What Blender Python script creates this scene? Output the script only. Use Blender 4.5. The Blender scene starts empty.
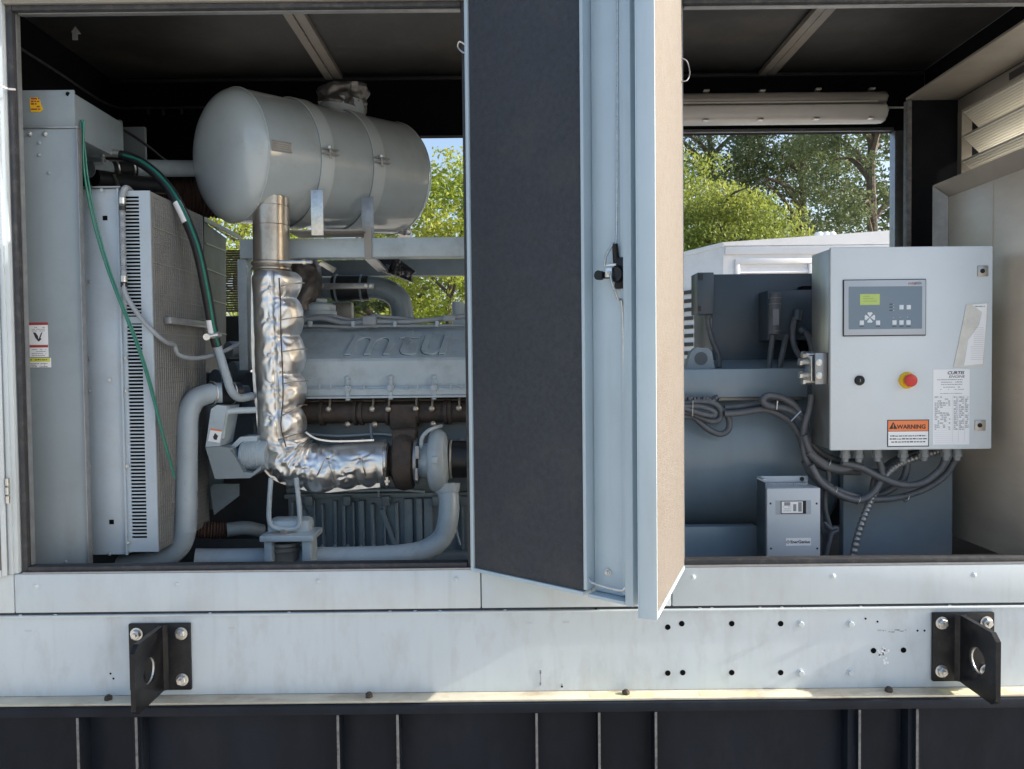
import bpy, bmesh, math, random
import numpy as np
from mathutils import Vector, Matrix, noise
random.seed(7); rng = np.random.default_rng(7)
S = bpy.context.scene; C = S.collection
PI = math.pi
# ------------------------------------------------------------------ camera model
F = 769.0; CAM = Vector((0.0, -2.6, 1.75)); PITCH = math.radians(-1.7); ROLL = math.radians(0.6)
fw = Vector((0, math.cos(PITCH), math.sin(PITCH))); up0 = Vector((0, -math.sin(PITCH), math.cos(PITCH))); rt0 = Vector((1, 0, 0))
rt = rt0*math.cos(ROLL) - up0*math.sin(ROLL); up = up0*math.cos(ROLL) + rt0*math.sin(ROLL)
def P(px, py, Y=0.0):
    d = rt*((px-512)/F) + up*((384.5-py)/F) + fw
    return CAM + d*((Y-CAM.y)/d.y)
def proj(p):
    v = p-CAM; z = v.dot(fw); return (512+F*v.dot(rt)/z, 384.5-F*v.dot(up)/z)
def R(x0, y0, x1, y1, Y):            # true upright rectangle (X0,X1,Z0,Z1) at depth Y
    c = P((x0+x1)/2, (y0+y1)/2, Y); k = (Y-CAM.y)/F
    return c.x-abs(x1-x0)*k/2, c.x+abs(x1-x0)*k/2, c.z-abs(y1-y0)*k/2, c.z+abs(y1-y0)*k/2
cd = bpy.data.cameras.new('camera'); cam = bpy.data.objects.new('camera', cd); C.objects.link(cam)
cd.sensor_width = 36; cd.lens = F/1024*36; cd.clip_end = 3000; cd.clip_start = .02
cam.matrix_world = Matrix(((rt.x, up.x, -fw.x, CAM.x), (rt.y, up.y, -fw.y, CAM.y), (rt.z, up.z, -fw.z, CAM.z), (0, 0, 0, 1)))
S.camera = cam
# ------------------------------------------------------------------ materials
def newmat(name):
    m = bpy.data.materials.new(name); m.use_nodes = True
    return m, m.node_tree.nodes, m.node_tree.links, m.node_tree.nodes['Principled BSDF']
def paint(name, col, rough=.45, metal=0, var=.12, scale=4, bump=.0, bscale=60, dirt=None, damt=.0, dscale=6, coat=0, rvar=.08, stretch=(1, 1, 1), spec=.5, chips=0, chipc=(.08, .06, .045)):
    m, N, L, B = newmat(name)
    tc = N.new('ShaderNodeTexCoord'); mp = N.new('ShaderNodeMapping'); L.new(tc.outputs['Object'], mp.inputs[0])
    mp.inputs['Scale'].default_value = stretch
    g = N.new('ShaderNodeNewGeometry'); L.new(g.outputs['Position'], mp.inputs[0])
    n = N.new('ShaderNodeTexNoise'); n.inputs['Scale'].default_value = scale; n.inputs['Detail'].default_value = 7; n.inputs['Roughness'].default_value = .62
    L.new(mp.outputs[0], n.inputs['Vector'])
    r = N.new('ShaderNodeMapRange'); r.inputs[1].default_value = .3; r.inputs[2].default_value = .7; r.inputs[3].default_value = 1-var; r.inputs[4].default_value = 1+var
    L.new(n.outputs[0], r.inputs[0])
    mx = N.new('ShaderNodeVectorMath'); mx.operation = 'SCALE'; mx.inputs[0].default_value = col[:3]; L.new(r.outputs[0], mx.inputs['Scale'])
    out = mx.outputs[0]
    if dirt:
        n2 = N.new('ShaderNodeTexNoise'); n2.inputs['Scale'].default_value = dscale; n2.inputs['Detail'].default_value = 9; n2.inputs['Roughness'].default_value = .7
        L.new(mp.outputs[0], n2.inputs['Vector'])
        r2 = N.new('ShaderNodeMapRange'); r2.inputs[1].default_value = .5; r2.inputs[2].default_value = .72; r2.inputs[3].default_value = 0; r2.inputs[4].default_value = damt
        L.new(n2.outputs[0], r2.inputs[0])
        mm = N.new('ShaderNodeMix'); mm.data_type = 'RGBA'; L.new(r2.outputs[0], mm.inputs[0]); L.new(out, mm.inputs[6]); mm.inputs[7].default_value = (*dirt, 1)
        out = mm.outputs[2]
    if chips:
        nc = N.new('ShaderNodeTexNoise'); nc.inputs['Scale'].default_value = 38; nc.inputs['Detail'].default_value = 6; nc.inputs['Roughness'].default_value = .75; L.new(g.outputs['Position'], nc.inputs['Vector'])
        rc = N.new('ShaderNodeMapRange'); rc.inputs[1].default_value = chips; rc.inputs[2].default_value = chips+.03; L.new(nc.outputs[0], rc.inputs[0])
        mc = N.new('ShaderNodeMix'); mc.data_type = 'RGBA'; L.new(rc.outputs[0], mc.inputs[0]); L.new(out, mc.inputs[6]); mc.inputs[7].default_value = (*chipc, 1); out = mc.outputs[2]
        mpv = N.new('ShaderNodeMapping'); mpv.inputs['Scale'].default_value = (16, 16, 1.1); L.new(g.outputs['Position'], mpv.inputs[0])
        ns = N.new('ShaderNodeTexNoise'); ns.inputs['Scale'].default_value = 1.6; ns.inputs['Detail'].default_value = 5; L.new(mpv.outputs[0], ns.inputs['Vector'])
        rs = N.new('ShaderNodeMapRange'); rs.inputs[1].default_value = .58; rs.inputs[2].default_value = .8; rs.inputs[4].default_value = .2; L.new(ns.outputs[0], rs.inputs[0])
        ms = N.new('ShaderNodeMix'); ms.data_type = 'RGBA'; L.new(rs.outputs[0], ms.inputs[0]); L.new(out, ms.inputs[6]); ms.inputs[7].default_value = (col[0]*.55, col[1]*.5, col[2]*.43, 1); out = ms.outputs[2]
    L.new(out, B.inputs['Base Color'])
    r3 = N.new('ShaderNodeMapRange'); r3.inputs[3].default_value = max(.03, rough-rvar); r3.inputs[4].default_value = rough+rvar
    n3 = N.new('ShaderNodeTexNoise'); n3.inputs['Scale'].default_value = scale*3; n3.inputs['Detail'].default_value = 4; L.new(mp.outputs[0], n3.inputs['Vector']); L.new(n3.outputs[0], r3.inputs[0])
    L.new(r3.outputs[0], B.inputs['Roughness'])
    B.inputs['Metallic'].default_value = metal; B.inputs['Coat Weight'].default_value = coat; B.inputs['Coat Roughness'].default_value = .06
    B.inputs['Specular IOR Level'].default_value = spec
    if bump:
        n4 = N.new('ShaderNodeTexNoise'); n4.inputs['Scale'].default_value = bscale; n4.inputs['Detail'].default_value = 3; L.new(mp.outputs[0], n4.inputs['Vector'])
        b = N.new('ShaderNodeBump'); b.inputs['Strength'].default_value = 1; b.inputs['Distance'].default_value = bump; L.new(n4.outputs[0], b.inputs['Height']); L.new(b.outputs[0], B.inputs['Normal'])
    return m
WHITE = paint('enclosure_paint', (.55, .615, .65), .38, chips=.735, var=.05, scale=3, bump=.0006, bscale=25, dirt=(.42, .40, .36), damt=.35, dscale=5, stretch=(1, 1, .5))
BEAM = paint('beam_paint', (.54, .605, .645), .42, chips=.72, var=.06, scale=2.5, bump=.001, bscale=14, dirt=(.36, .35, .33), damt=.4, dscale=9, stretch=(1, 1, .45))
LEDGE = paint('sunlit_ledge_paint', (.58, .54, .43), .55, var=.18, scale=9, bump=.001, dirt=(.33, .25, .16), damt=.8, dscale=14, stretch=(.5, 1, 1))  # cream of sunlight put into the flange colour, random dirt over it
DOORM = paint('door_paint', (.45, .55, .61), .35, chips=.75, var=.05, scale=3, bump=.0005, bscale=25)
FOAM = paint('insulation_foam', (.040, .046, .056), .75, var=.22, scale=60, bump=.0025, bscale=260, dirt=(.085, .082, .078), damt=.35, dscale=5)
FOAM2 = paint('sunlit_insulation_foam', (.165, .148, .130), .8, var=.1, scale=50, bump=.002, bscale=240, dirt=(.15, .122, .10), damt=.6, dscale=5)  # copy of the door foam with its sunlit brown put into the colour
BLACK = paint('interior_black_lining', (.005, .006, .009), .7, var=.3, scale=7, dirt=(.016, .016, .018), damt=.4, spec=.1)
CEIL = paint('ceiling_foil_lining', (.035, .036, .038), .5, var=.35, scale=2.2, bump=.006, bscale=5, dirt=(.075, .064, .05), damt=.8, dscale=1.7)
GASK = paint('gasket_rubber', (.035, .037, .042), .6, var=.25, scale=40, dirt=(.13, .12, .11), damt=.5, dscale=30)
GALV = paint('galvanised_trim', (.34, .35, .36), .38, .6, var=.15, scale=25)
RAD = paint('radiator_grey_paint', (.225, .27, .295), .42, chips=.75, var=.07, scale=3, bump=.0004, bscale=40, dirt=(.16, .17, .18), damt=.35, dscale=4)
RADL = paint('radiator_cover_paint', (.38, .45, .51), .36, var=.06, scale=4, bump=.0004, bscale=30, dirt=(.33, .32, .30), damt=.4, dscale=7)
DUST = paint('dusty_guard_paint', (.185, .19, .19), .55, var=.16, scale=6, dirt=(.30, .28, .245), damt=.8, dscale=5, stretch=(1, 1, .35))
MUF = paint('muffler_grey_paint', (.40, .46, .49), .3, var=.05, scale=4, bump=.0015, bscale=5, dirt=(.27, .26, .23), damt=.3, dscale=9, coat=1, rvar=.05)
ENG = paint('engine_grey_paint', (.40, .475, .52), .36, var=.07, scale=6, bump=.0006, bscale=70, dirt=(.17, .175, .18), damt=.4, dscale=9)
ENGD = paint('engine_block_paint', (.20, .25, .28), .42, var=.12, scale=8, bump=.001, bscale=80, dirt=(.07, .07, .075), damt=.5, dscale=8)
PIPE = paint('coolant_pipe_paint', (.32, .385, .43), .3, var=.05, scale=6, bump=.0006, bscale=50, dirt=(.22, .23, .24), damt=.4, dscale=8)
ALT = paint('alternator_blue_grey_paint', (.24, .31, .365), .3, rvar=.03, var=.05, scale=5, bump=0, bscale=12, dirt=(.20, .23, .25), damt=.15, dscale=7, stretch=(2.5, 1, .4))
ALTD = paint('terminal_box_paint', (.062, .086, .11), .35, var=.1, scale=4, dirt=(.10, .12, .14), damt=.4, dscale=6, stretch=(1, 1, .4))
CAB = paint('cabinet_light_grey_paint', (.62, .685, .725), .36, var=.03, scale=3, bump=.0004, bscale=70, rvar=.03)
STEEL = paint('brushed_steel', (.42, .41, .385), .34, .85, var=.12, scale=5, bump=.0006, bscale=120, stretch=(1, 1, .12))
DUCT = paint('duct_sheet_steel', (.68, .60, .50), .36, .3, var=.1, scale=3, bump=.0005, bscale=150, dirt=(.36, .29, .22), damt=.35, dscale=2.2, stretch=(1, .3, 1))
BEIGE = paint('beige_galvanised_plate', (.30, .28, .25), .42, .3, var=.1, scale=5, dirt=(.3, .27, .24), damt=.4)
ZINC = paint('zinc_hardware', (.62, .62, .60), .3, .9, var=.15, scale=60)
BRASSY = paint('bolt_heads_dull', (.52, .47, .40), .4, .6, var=.2, scale=80)
PLATE = paint('backing_plate_paint', (.27, .325, .37), .45, var=.06, scale=4, dirt=(.26, .25, .24), damt=.25, dscale=5)
RUST = paint('rusty_cast_iron', (.055, .044, .038), .75, var=.3, scale=20, bump=.003, bscale=60, dirt=(.10, .068, .048), damt=.6, dscale=14)
STAIN = paint('heat_stained_steel', (.46, .42, .37), .33, .85, var=.15, scale=12, dirt=(.28, .20, .14), damt=.75, dscale=15, stretch=(1, 1, .6))
RUB = paint('black_rubber', (.014, .015, .017), .42, var=.3, scale=30)
GREEN = paint('green_hose', (.012, .16, .115), .35, var=.15, scale=20)
GHOSE = paint('grey_cable_jacket', (.115, .125, .14), .42, var=.12, scale=30, dirt=(.2, .2, .2), damt=.3, dscale=30)
CONDU = paint('grey_conduit_plastic', (.27, .30, .33), .4, var=.1, scale=20)
TANK = paint('tank_black_paint', (.010, .014, .022), .42, var=.25, scale=6, bump=.001, bscale=30, dirt=(.025, .029, .036), damt=.5, dscale=5, stretch=(1, 1, .5), spec=.15)
TANKE = paint('worn_edge_steel', (.16, .165, .17), .5, .2, var=.3, scale=40, dirt=(.03, .03, .035), damt=.8, dscale=35)
BRK = paint('bracket_black_paint', (.010, .011, .014), .34, var=.3, scale=25, dirt=(.05, .045, .04), damt=.4, dscale=25, spec=.3)
PAPER = paint('label_paper', (.84, .86, .88), .5, var=.02)
VINYL = paint('plastic_sleeve', (.62, .62, .58), .25, var=.1, scale=20, bump=.002, bscale=30)
INK = paint('ink_black', (.03, .03, .035), .6, var=.05)
GINK = paint('ink_grey', (.25, .26, .28), .6, var=.05)
INK_R = paint('ink_red', (.36, .05, .05), .5, var=.05)
ORANGE = paint('safety_orange', (.86, .24, .08), .5, var=.03)
YEL = paint('safety_yellow', (.80, .50, .02), .4, var=.04)
YELG = paint('label_yellow_green', (.66, .66, .12), .5, var=.05)
RED = paint('button_red', (.55, .035, .03), .3, var=.04)
FACE = paint('controller_face', (.155, .215, .275), .45, var=.03)
BEZ = paint('controller_bezel', (.42, .47, .53), .4, var=.03)
KEY = paint('key_white', (.62, .68, .74), .45, var=.03)
LCD = paint('lcd_green', (.42, .55, .16), .3, var=.05, scale=60)
PLAST = paint('lamp_diffuser', (.74, .72, .68), .22, var=.04, scale=9, bump=.0006, bscale=30)
CHG = paint('charger_grey', (.50, .56, .62), .38, var=.04, scale=6)
DKHOLE = paint('hole_dark', (.004, .004, .004), .9, var=.1, spec=.1)
NEIGH = paint('white_enclosure_paint', (.78, .79, .80), .45, var=.04, scale=1.5, dirt=(.5, .49, .45), damt=.4, dscale=2)
BARK = paint('bark', (.09, .075, .06), .9, var=.35, scale=8, bump=.02, bscale=14)
CORR = paint('brown_corrugated_hose', (.07, .04, .03), .7, var=.3, scale=20)
def foil():
    m, N, L, B = newmat('foil_blanket')
    B.inputs['Metallic'].default_value = 1; B.inputs['Base Color'].default_value = (.80, .79, .77, 1)
    g = N.new('ShaderNodeNewGeometry')
    n = N.new('ShaderNodeTexNoise'); n.inputs['Scale'].default_value = 15; n.inputs['Detail'].default_value = 3; n.inputs['Distortion'].default_value = 1.0; L.new(g.outputs['Position'], n.inputs[0])
    w = N.new('ShaderNodeTexVoronoi'); w.inputs['Scale'].default_value = 420; L.new(g.outputs['Position'], w.inputs[0])
    b = N.new('ShaderNodeBump'); b.inputs['Distance'].default_value = .0018; L.new(n.outputs[0], b.inputs['Height'])
    b2 = N.new('ShaderNodeBump'); b2.inputs['Distance'].default_value = .0004; b2.inputs['Strength'].default_value = .5; L.new(w.outputs[0], b2.inputs['Height']); L.new(b.outputs[0], b2.inputs['Normal'])
    L.new(b2.outputs[0], B.inputs['Normal'])
    r = N.new('ShaderNodeMapRange'); r.inputs[3].default_value = .3; r.inputs[4].default_value = .46; L.new(n.outputs[0], r.inputs[0]); L.new(r.outputs[0], B.inputs['Roughness'])
    cr = N.new('ShaderNodeMix'); cr.data_type = 'RGBA'; cr.inputs[6].default_value = (.84, .84, .83, 1); cr.inputs[7].default_value = (.76, .73, .68, 1)
    n2 = N.new('ShaderNodeTexNoise'); n2.inputs['Scale'].default_value = 9; L.new(g.outputs['Position'], n2.inputs[0]); rr = N.new('ShaderNodeMapRange'); rr.inputs[1].default_value = .45; rr.inputs[2].default_value = .7; L.new(n2.outputs[0], rr.inputs[0]); L.new(rr.outputs[0], cr.inputs[0]); L.new(cr.outputs[2], B.inputs['Base Color'])
    return m
FOIL = foil()
def leafmat(name, c1, c2):
    m, N, L, B = newmat(name)
    g = N.new('ShaderNodeNewGeometry'); n = N.new('ShaderNodeTexNoise'); n.inputs['Scale'].default_value = .9; n.inputs['Detail'].default_value = 6; L.new(g.outputs['Position'], n.inputs[0])
    r = N.new('ShaderNodeMapRange'); r.inputs[1].default_value = .35; r.inputs[2].default_value = .65; L.new(n.outputs[0], r.inputs[0])
    mx = N.new('ShaderNodeMix'); mx.data_type = 'RGBA'; mx.inputs[6].default_value = (*c1, 1); mx.inputs[7].default_value = (*c2, 1); L.new(r.outputs[0], mx.inputs[0])
    L.new(mx.outputs[2], B.inputs['Base Color']); B.inputs['Roughness'].default_value = .55
    t = N.new('ShaderNodeBsdfTranslucent'); L.new(mx.outputs[2], t.inputs[0]); ms = N.new('ShaderNodeMixShader'); ms.inputs[0].default_value = .45
    L.new(B.outputs[0], ms.inputs[1]); L.new(t.outputs[0], ms.inputs[2]); L.new(ms.outputs[0], N['Material Output'].inputs[0])
    return m
# ------------------------------------------------------------------ builder
class M:
    def __init__(s, T=None): s.bm = bmesh.new(); s.T = T
    def box(s, x0, x1, y0, y1, z0, z1, bev=0, seg=2, rot=None):
        r = bmesh.ops.create_cube(s.bm, size=1); vs = r['verts']
        bmesh.ops.scale(s.bm, vec=(abs(x1-x0), abs(y1-y0), abs(z1-z0)), verts=vs)
        if bev:
            es = list({e for v in vs for e in v.link_edges})
            rb = bmesh.ops.bevel(s.bm, geom=es, offset=bev, segments=seg, affect='EDGES', profile=.5)
            vs = list({v for f in rb['faces'] for v in f.verts} | {v for v in vs if v.is_valid})
        c = Vector(((x0+x1)/2, (y0+y1)/2, (z0+z1)/2))
        if rot: bmesh.ops.transform(s.bm, matrix=rot, verts=vs)
        bmesh.ops.translate(s.bm, vec=c, verts=vs); return s
    def pbox(s, x0, y0, x1, y1, Y, depth, bev=0, rot=None):     # front face at Y over a pixel rectangle
        a, b, c, d = R(x0, y0, x1, y1, Y); return s.box(a, b, Y, Y+depth, c, d, bev, rot=rot)
    def ring(s, c, u, v, r, seg):
        return [s.bm.verts.new(c+(u*math.cos(2*PI*i/seg)+v*math.sin(2*PI*i/seg))*r) for i in range(seg)]
    def skin(s, a, b):
        n = len(a)
        for i in range(n): s.bm.faces.new((a[i], a[(i+1) % n], b[(i+1) % n], b[i]))
    def cyl(s, p0, p1, r0, r1=None, seg=24, caps=True):
        return s.lathe(p0, Vector(p1)-Vector(p0), [(r0, 0), (r1 if r1 is not None else r0, (Vector(p1)-Vector(p0)).length)], seg, caps)
    def lathe(s, o, ax, prof, seg=32, caps=True):
        o = Vector(o); ax = Vector(ax).normalized(); u = ax.orthogonal().normalized(); v = ax.cross(u); prev = None; first = None
        for r, h in prof:
            rg = s.ring(o+ax*h, u, v, max(r, 1e-5), seg)
            if prev: s.skin(prev, rg)
            else: first = rg
            prev = rg
        if caps:
            s.bm.faces.new(first[::-1]); s.bm.faces.new(prev)
        return s
    def tube(s, pts, r, seg=12, sub=8, caps=True, closed=False, spline=True, disp=None):
        pts = [Vector(p) for p in pts]; path = spl(pts, sub) if spline else pts; n = len(path)
        t = [(path[min(i+1, n-1)]-path[max(i-1, 0)]).normalized() for i in range(n)]
        u = t[0].orthogonal().normalized(); prev = None
        for i in range(n):
            u = (u-t[i]*u.dot(t[i])).normalized(); v = t[i].cross(u)
            f = i/(n-1); rr = r(f) if callable(r) else r
            if disp: rg = [s.bm.verts.new(path[i]+(u*math.cos(2*PI*k/seg)+v*math.sin(2*PI*k/seg))*disp(f, 2*PI*k/seg, path[i], u*math.cos(2*PI*k/seg)+v*math.sin(2*PI*k/seg))) for k in range(seg)]
            else: rg = s.ring(path[i], u, v, rr, seg)
            if prev: s.skin(prev, rg)
            elif caps: s.bm.faces.new(rg[::-1])
            prev = rg
        if caps: s.bm.faces.new(prev)
        return s
    def torus(s, c, ax, Rr, r, seg=32, k=8):
        ax = Vector(ax).normalized(); u = ax.orthogonal().normalized(); v = ax.cross(u); rings = []
        for i in range(seg):
            a = 2*PI*i/seg; d = u*math.cos(a)+v*math.sin(a); rings.append([s.bm.verts.new(Vector(c)+d*(Rr+r*math.cos(2*PI*j/k))+ax*r*math.sin(2*PI*j/k)) for j in range(k)])
        for i in range(seg): s.skin(rings[i], rings[(i+1) % seg])
        return s
    def prism(s, pts, ext):
        ext = Vector(ext); a = [s.bm.verts.new(Vector(p)) for p in pts]; b = [s.bm.verts.new(Vector(p)+ext) for p in pts]
        s.bm.faces.new(a[::-1]); s.bm.faces.new(b); s.skin(a, b); return s
    def hexa(s, c, ax, r, h): return s.lathe(Vector(c), ax, [(r, 0), (r, h*.86), (r*.86, h)], 6)
    def bolt(s, c, ax, r):          # washer + hex head + stud
        ax = Vector(ax).normalized(); c = Vector(c)
        s.lathe(c, ax, [(r*1.3, 0), (r*1.3, r*.16), (r*1.15, r*.2)], 20); s.hexa(c+ax*r*.2, ax, r*1.04, r*.72)
        s.cyl(c+ax*r*.9, c+ax*r*1.5, r*.52, r*.46, 12); return s
    def dome(s, c, ax, r, h=None, seg=16):
        h = h or r; return s.lathe(c, ax, [(r*math.cos(a), h*math.sin(a)) for a in [0, .25, .55, .9, 1.25, 1.5]], seg)
    def text(s, txt, size, mat4, ext=.0004, sx=1, shear=0, align='LEFT', bevel=0, spacing=1):
        cu = bpy.data.curves.new('t', 'FONT'); cu.body = txt; cu.size = size; cu.extrude = ext; cu.align_x = align; cu.shear = shear; cu.bevel_depth = bevel; cu.space_character = spacing; cu.resolution_u = 4
        o = bpy.data.objects.new('t', cu); C.objects.link(o); bpy.context.view_layer.update()
        me = bpy.data.meshes.new_from_object(o.evaluated_get(bpy.context.evaluated_depsgraph_get()))
        me.transform(mat4 @ Matrix.Diagonal((sx, 1, 1, 1))); s.bm.from_mesh(me)
        bpy.data.objects.remove(o); bpy.data.curves.remove(cu); bpy.data.meshes.remove(me); return s
    def build(s, name, mat, parent=None, sharp=35, smooth=True):
        if s.T is not None: bmesh.ops.transform(s.bm, matrix=s.T, verts=s.bm.verts)
        bmesh.ops.recalc_face_normals(s.bm, faces=s.bm.faces)
        co = [v.co for v in s.bm.verts]; mn = Vector([min(c[i] for c in co) for i in range(3)]); mxx = Vector([max(c[i] for c in co) for i in range(3)])
        c = (mn+mxx)/2
        if parent is None: c.z = mn.z
        bmesh.ops.translate(s.bm, vec=-c, verts=s.bm.verts)
        me = bpy.data.meshes.new(name); s.bm.to_mesh(me); s.bm.free(); me.materials.append(mat)
        if smooth:
            me.polygons.foreach_set('use_smooth', [True]*len(me.polygons)); me.set_sharp_from_angle(angle=math.radians(sharp))
        return link(name, me, c, parent)
WL = {}
def link(name, me, c, parent=None):
    o = bpy.data.objects.new(name, me); C.objects.link(o); WL[o] = Vector(c)
    if parent is not None: o.parent = parent; o.location = Vector(c)-WL[parent]
    else: o.location = c
    return o
def spl(p, sub):
    out = []
    for i in range(len(p)-1):
        a = p[max(i-1, 0)]; b = p[i]; c = p[i+1]; d = p[min(i+2, len(p)-1)]
        for k in range(sub):
            t = k/sub; out.append(.5*((2*b)+(c-a)*t+(2*a-5*b+4*c-d)*t*t+(3*b-a-3*c+d)*t**3))
    out.append(p[-1]); return out
def tag(o, label=None, cat=None, group=None, kind=None):
    if label: o['label'] = label
    if cat: o['category'] = cat
    if group: o['group'] = group
    if kind: o['kind'] = kind
    return o
def thing(name, label, cat, loc, group=None): return tag(link(name, None, Vector(loc)), label, cat, group)
def dupe(src, pos, parent, name=None):       # copy of a part at another place, sharing its mesh
    o = src.copy(); C.objects.link(o); o.parent = parent; WL[o] = Vector(pos); o.location = Vector(pos)-WL[parent]; return o
def parts_at(name, mk, mat, spots, parent):   # one mesh, many individual parts
    first = None
    for p in spots:
        if first is None:
            b = M(); mk(b, Vector(p)); first = b.build(name, mat, parent); off = WL[first]-Vector(p)
        else: dupe(first, Vector(p)+off, parent)
    return first
NY = Vector((0, -1, 0))
FRONT = lambda p: Matrix.Translation(p) @ Matrix.Rotation(PI/2, 4, 'X')     # text plane facing -Y
def words(b, x0, x1, z, h, y, dens=.8):      # illegible print: little dashes
    x = x0
    while x < x1:
        w = random.uniform(.6, 2.6)*h
        if random.random() < dens: b.box(x, min(x+w, x1), y-.0003, y, z, z+h*random.uniform(.5, .75))
        x += w+h*.4
# ------------------------------------------------------------------ setting
s_zT = P(250, 13.5).z+.030; s_zB = P(250, 569).z          # opening top and bottom on the front wall
XL = P(15.5, 300).x; XH1 = P(468, 300).x; XH2 = P(682.5, 300).x
XR = 2.62; XE = -2.55; DEP = 2.3; ZC = CAM.z+1.81; Z_LED = P(512, 691.8).z
b = M(); n = 40
gv = [[b.bm.verts.new((x, y, 0)) for x in np.linspace(-600, 600, n)] for y in np.linspace(-600, 900, n)]
for i in range(n-1):
    for j in range(n-1): b.bm.faces.new((gv[i][j], gv[i][j+1], gv[i+1][j+1], gv[i+1][j]))
GRND = paint('pale_concrete_ground', (.46, .43, .385), .9, var=.3, scale=3, bump=.01, bscale=40, dirt=(.34, .32, .28), damt=.5, dscale=.5)
tag(b.build('ground', GRND), kind='structure')
# ------------------------------------------------------------------ enclosure
enc = thing('generator_enclosure', 'pale grey walk-in generator enclosure with opened doors and black lined interior', 'enclosure', (0, 1.15, Z_LED))
zs0 = P(250, 612).z; zs1 = P(250, 572).z
# sill panels with a joint
jx = [XE, P(14, 590).x, P(481, 590).x, P(672, 590).x, XR]
for i in range(4):
    b = M(); b.box(jx[i]+.0015, jx[i+1]-.0015, 0, .05, zs0+.004, zs1, .004); b.build('sill_panel', WHITE, enc)
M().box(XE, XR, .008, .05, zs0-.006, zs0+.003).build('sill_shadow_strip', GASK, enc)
M().box(XE, XR, -.004, .03, zs0-.012, zs0-.005, .001).build('drip_strip', WHITE, enc)
parts_at('bolt', lambda b, p: (b.dome(p, NY, .0085, .006), b.lathe(p, NY, [(.011, 0), (.011, .0015)], 16)), WHITE,
         [P(x, y) for x, y in ((36, 586), (177, 584), (318, 581), (456, 579), (693, 577), (833, 576), (974, 575))], enc)
# jambs, mid panel, header
b = M(); b.box(XE, XL-.017, .0, .06, zs1+.002, 3.15, .004); b.box(XL-.045, XL-.03, -.008, .0, zs1+.002, 3.0, .002); b.build('side_post', WHITE, enc)
M().box(XH1+.012, XH2-.012, 0, .06, zs1+.002, 3.15, .004).build('middle_panel', WHITE, enc)
b = M(); b.box(XE, XR, .002, .06, s_zT+.012, s_zT+.3, .003); b.build('header_panel', BEIGE, enc)
M().box(XE, XR, -.05, .0, s_zT+.034, s_zT+.05, .003).build('rain_gutter', WHITE, enc)
def gasket(x0, x1):
    g = M(); w = .026
    g.box(x0-.013, x0+.007, .012, .05, s_zB-.02, s_zT+.012, .004); g.box(x1-.012, x1+.016, .012, .05, s_zB-.02, s_zT+.012, .004)
    g.box(x0+.0075, x1-.013, .012, .05, s_zT-.006, s_zT+.011, .003); g.box(x0+.0075, x1-.013, .010, .055, zs1+.001, s_zB+.012, .003)
    g.build('door_seal', GASK, enc)
    t = M(); t.box(x0+.0080, x0+.0115, .03, .05, s_zB+.014, s_zT-.008); t.box(x0+.017, x1-.017, .03, .05, s_zT-.011, s_zT-.007)
    t.box(x0-.004, x1+.004, .0, .009, zs1+.001, zs1+.006); t.build('trim_strip', GALV, enc)
gasket(XL, XH1); gasket(XH2, XR-.05)
# shell: ends, roof, floor
M().box(XE, XE+.04, .062, DEP+.04, 1.0, ZC+.0).build('end_wall', BLACK, enc)
b = M(); zq0, zq1 = CAM.z+.35, CAM.z+1.2; b.box(XR, XR+.05, 0, DEP+.04, 1.0, zq0); b.box(XR, XR+.05, 0, DEP+.04, zq1, ZC); b.box(XR, XR+.05, 1.3, DEP+.04, zq0, zq1); b.build('end_wall', WHITE, enc)
M().box(XE, XR+.05, .062, DEP+.06, ZC+.002, ZC+.05).build('roof', CEIL, enc)
M().box(XE-.05, XR+.1, -.05, DEP+.1, ZC+.052, ZC+.09).build('roof_skin', WHITE, enc)
M().box(XE+.04, XR, .062, DEP, .82, .85).build('floor_plate', BLACK, enc)
M().box(XE+.04, XR, .064, .09, s_zT+.02, ZC).build('header_lining', BLACK, enc)
# rear wall with openings
zr = P(700, 133, DEP).z; zrb = s_zB-.05
xo1, xo2 = P(205, 250, DEP).x, P(600, 250, DEP).x; xo3, xo4 = P(640, 250, DEP).x, P(893, 250, DEP).x
b = M()
for x0, x1, z0, z1 in ((XE, XR, zr, ZC), (XE, xo1, .96, zr), (xo2, xo3, .96, zr), (P(903, 200, DEP).x, XR, .96, zr), (xo1, xo2, .96, zrb), (xo3, xo4, .96, zrb), (XE, XR, .85, .959)):
    b.box(x0+.001, x1-.001, DEP, DEP+.06, z0+.001, z1-.001)
b.build('rear_wall', BLACK, enc)
b = M(); b.box(xo4, P(903, 200, DEP).x, DEP-.02, DEP+.05, .97, zr-.002, .003); b.box(xo3, xo4-.002, DEP-.012, DEP-.002, zr-.002, zr+.02, .002); b.build('rear_door_frame', GALV, enc)
b = M()
zc2 = P(300, 79, DEP).z
b.box(XE+.05, XR-.02, DEP-.03, DEP-.002, zc2-.02, zc2, .002); b.build('ceiling_angle', CEIL, enc)
# roof beams
for (xa, ya, xb, yb) in ((296, 12, 333, 86), (822, 6, 768, 84)):
    pa = P(xa, ya, 1.42); pb = P(xb, yb, DEP-.05); zc = ZC-.035
    d = (pb-pa).normalized()
    b = M(); 
    xm = (P(xa, ya, 1.42).x); xe = pb.x
    for off, w, zz in ((-.05, .045, 0), (.004, .05, .006), (-.004, .007, .014)):
        b.prism([(xm+off, .1+1.0, zc+zz), (xm+off+w, 1.1, zc+zz), (xe+off+w, DEP-.01, zc+zz), (xe+off, DEP-.01, zc+zz)], (0, 0, .028))
    b.build('roof_beam', BEIGE, enc)
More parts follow.
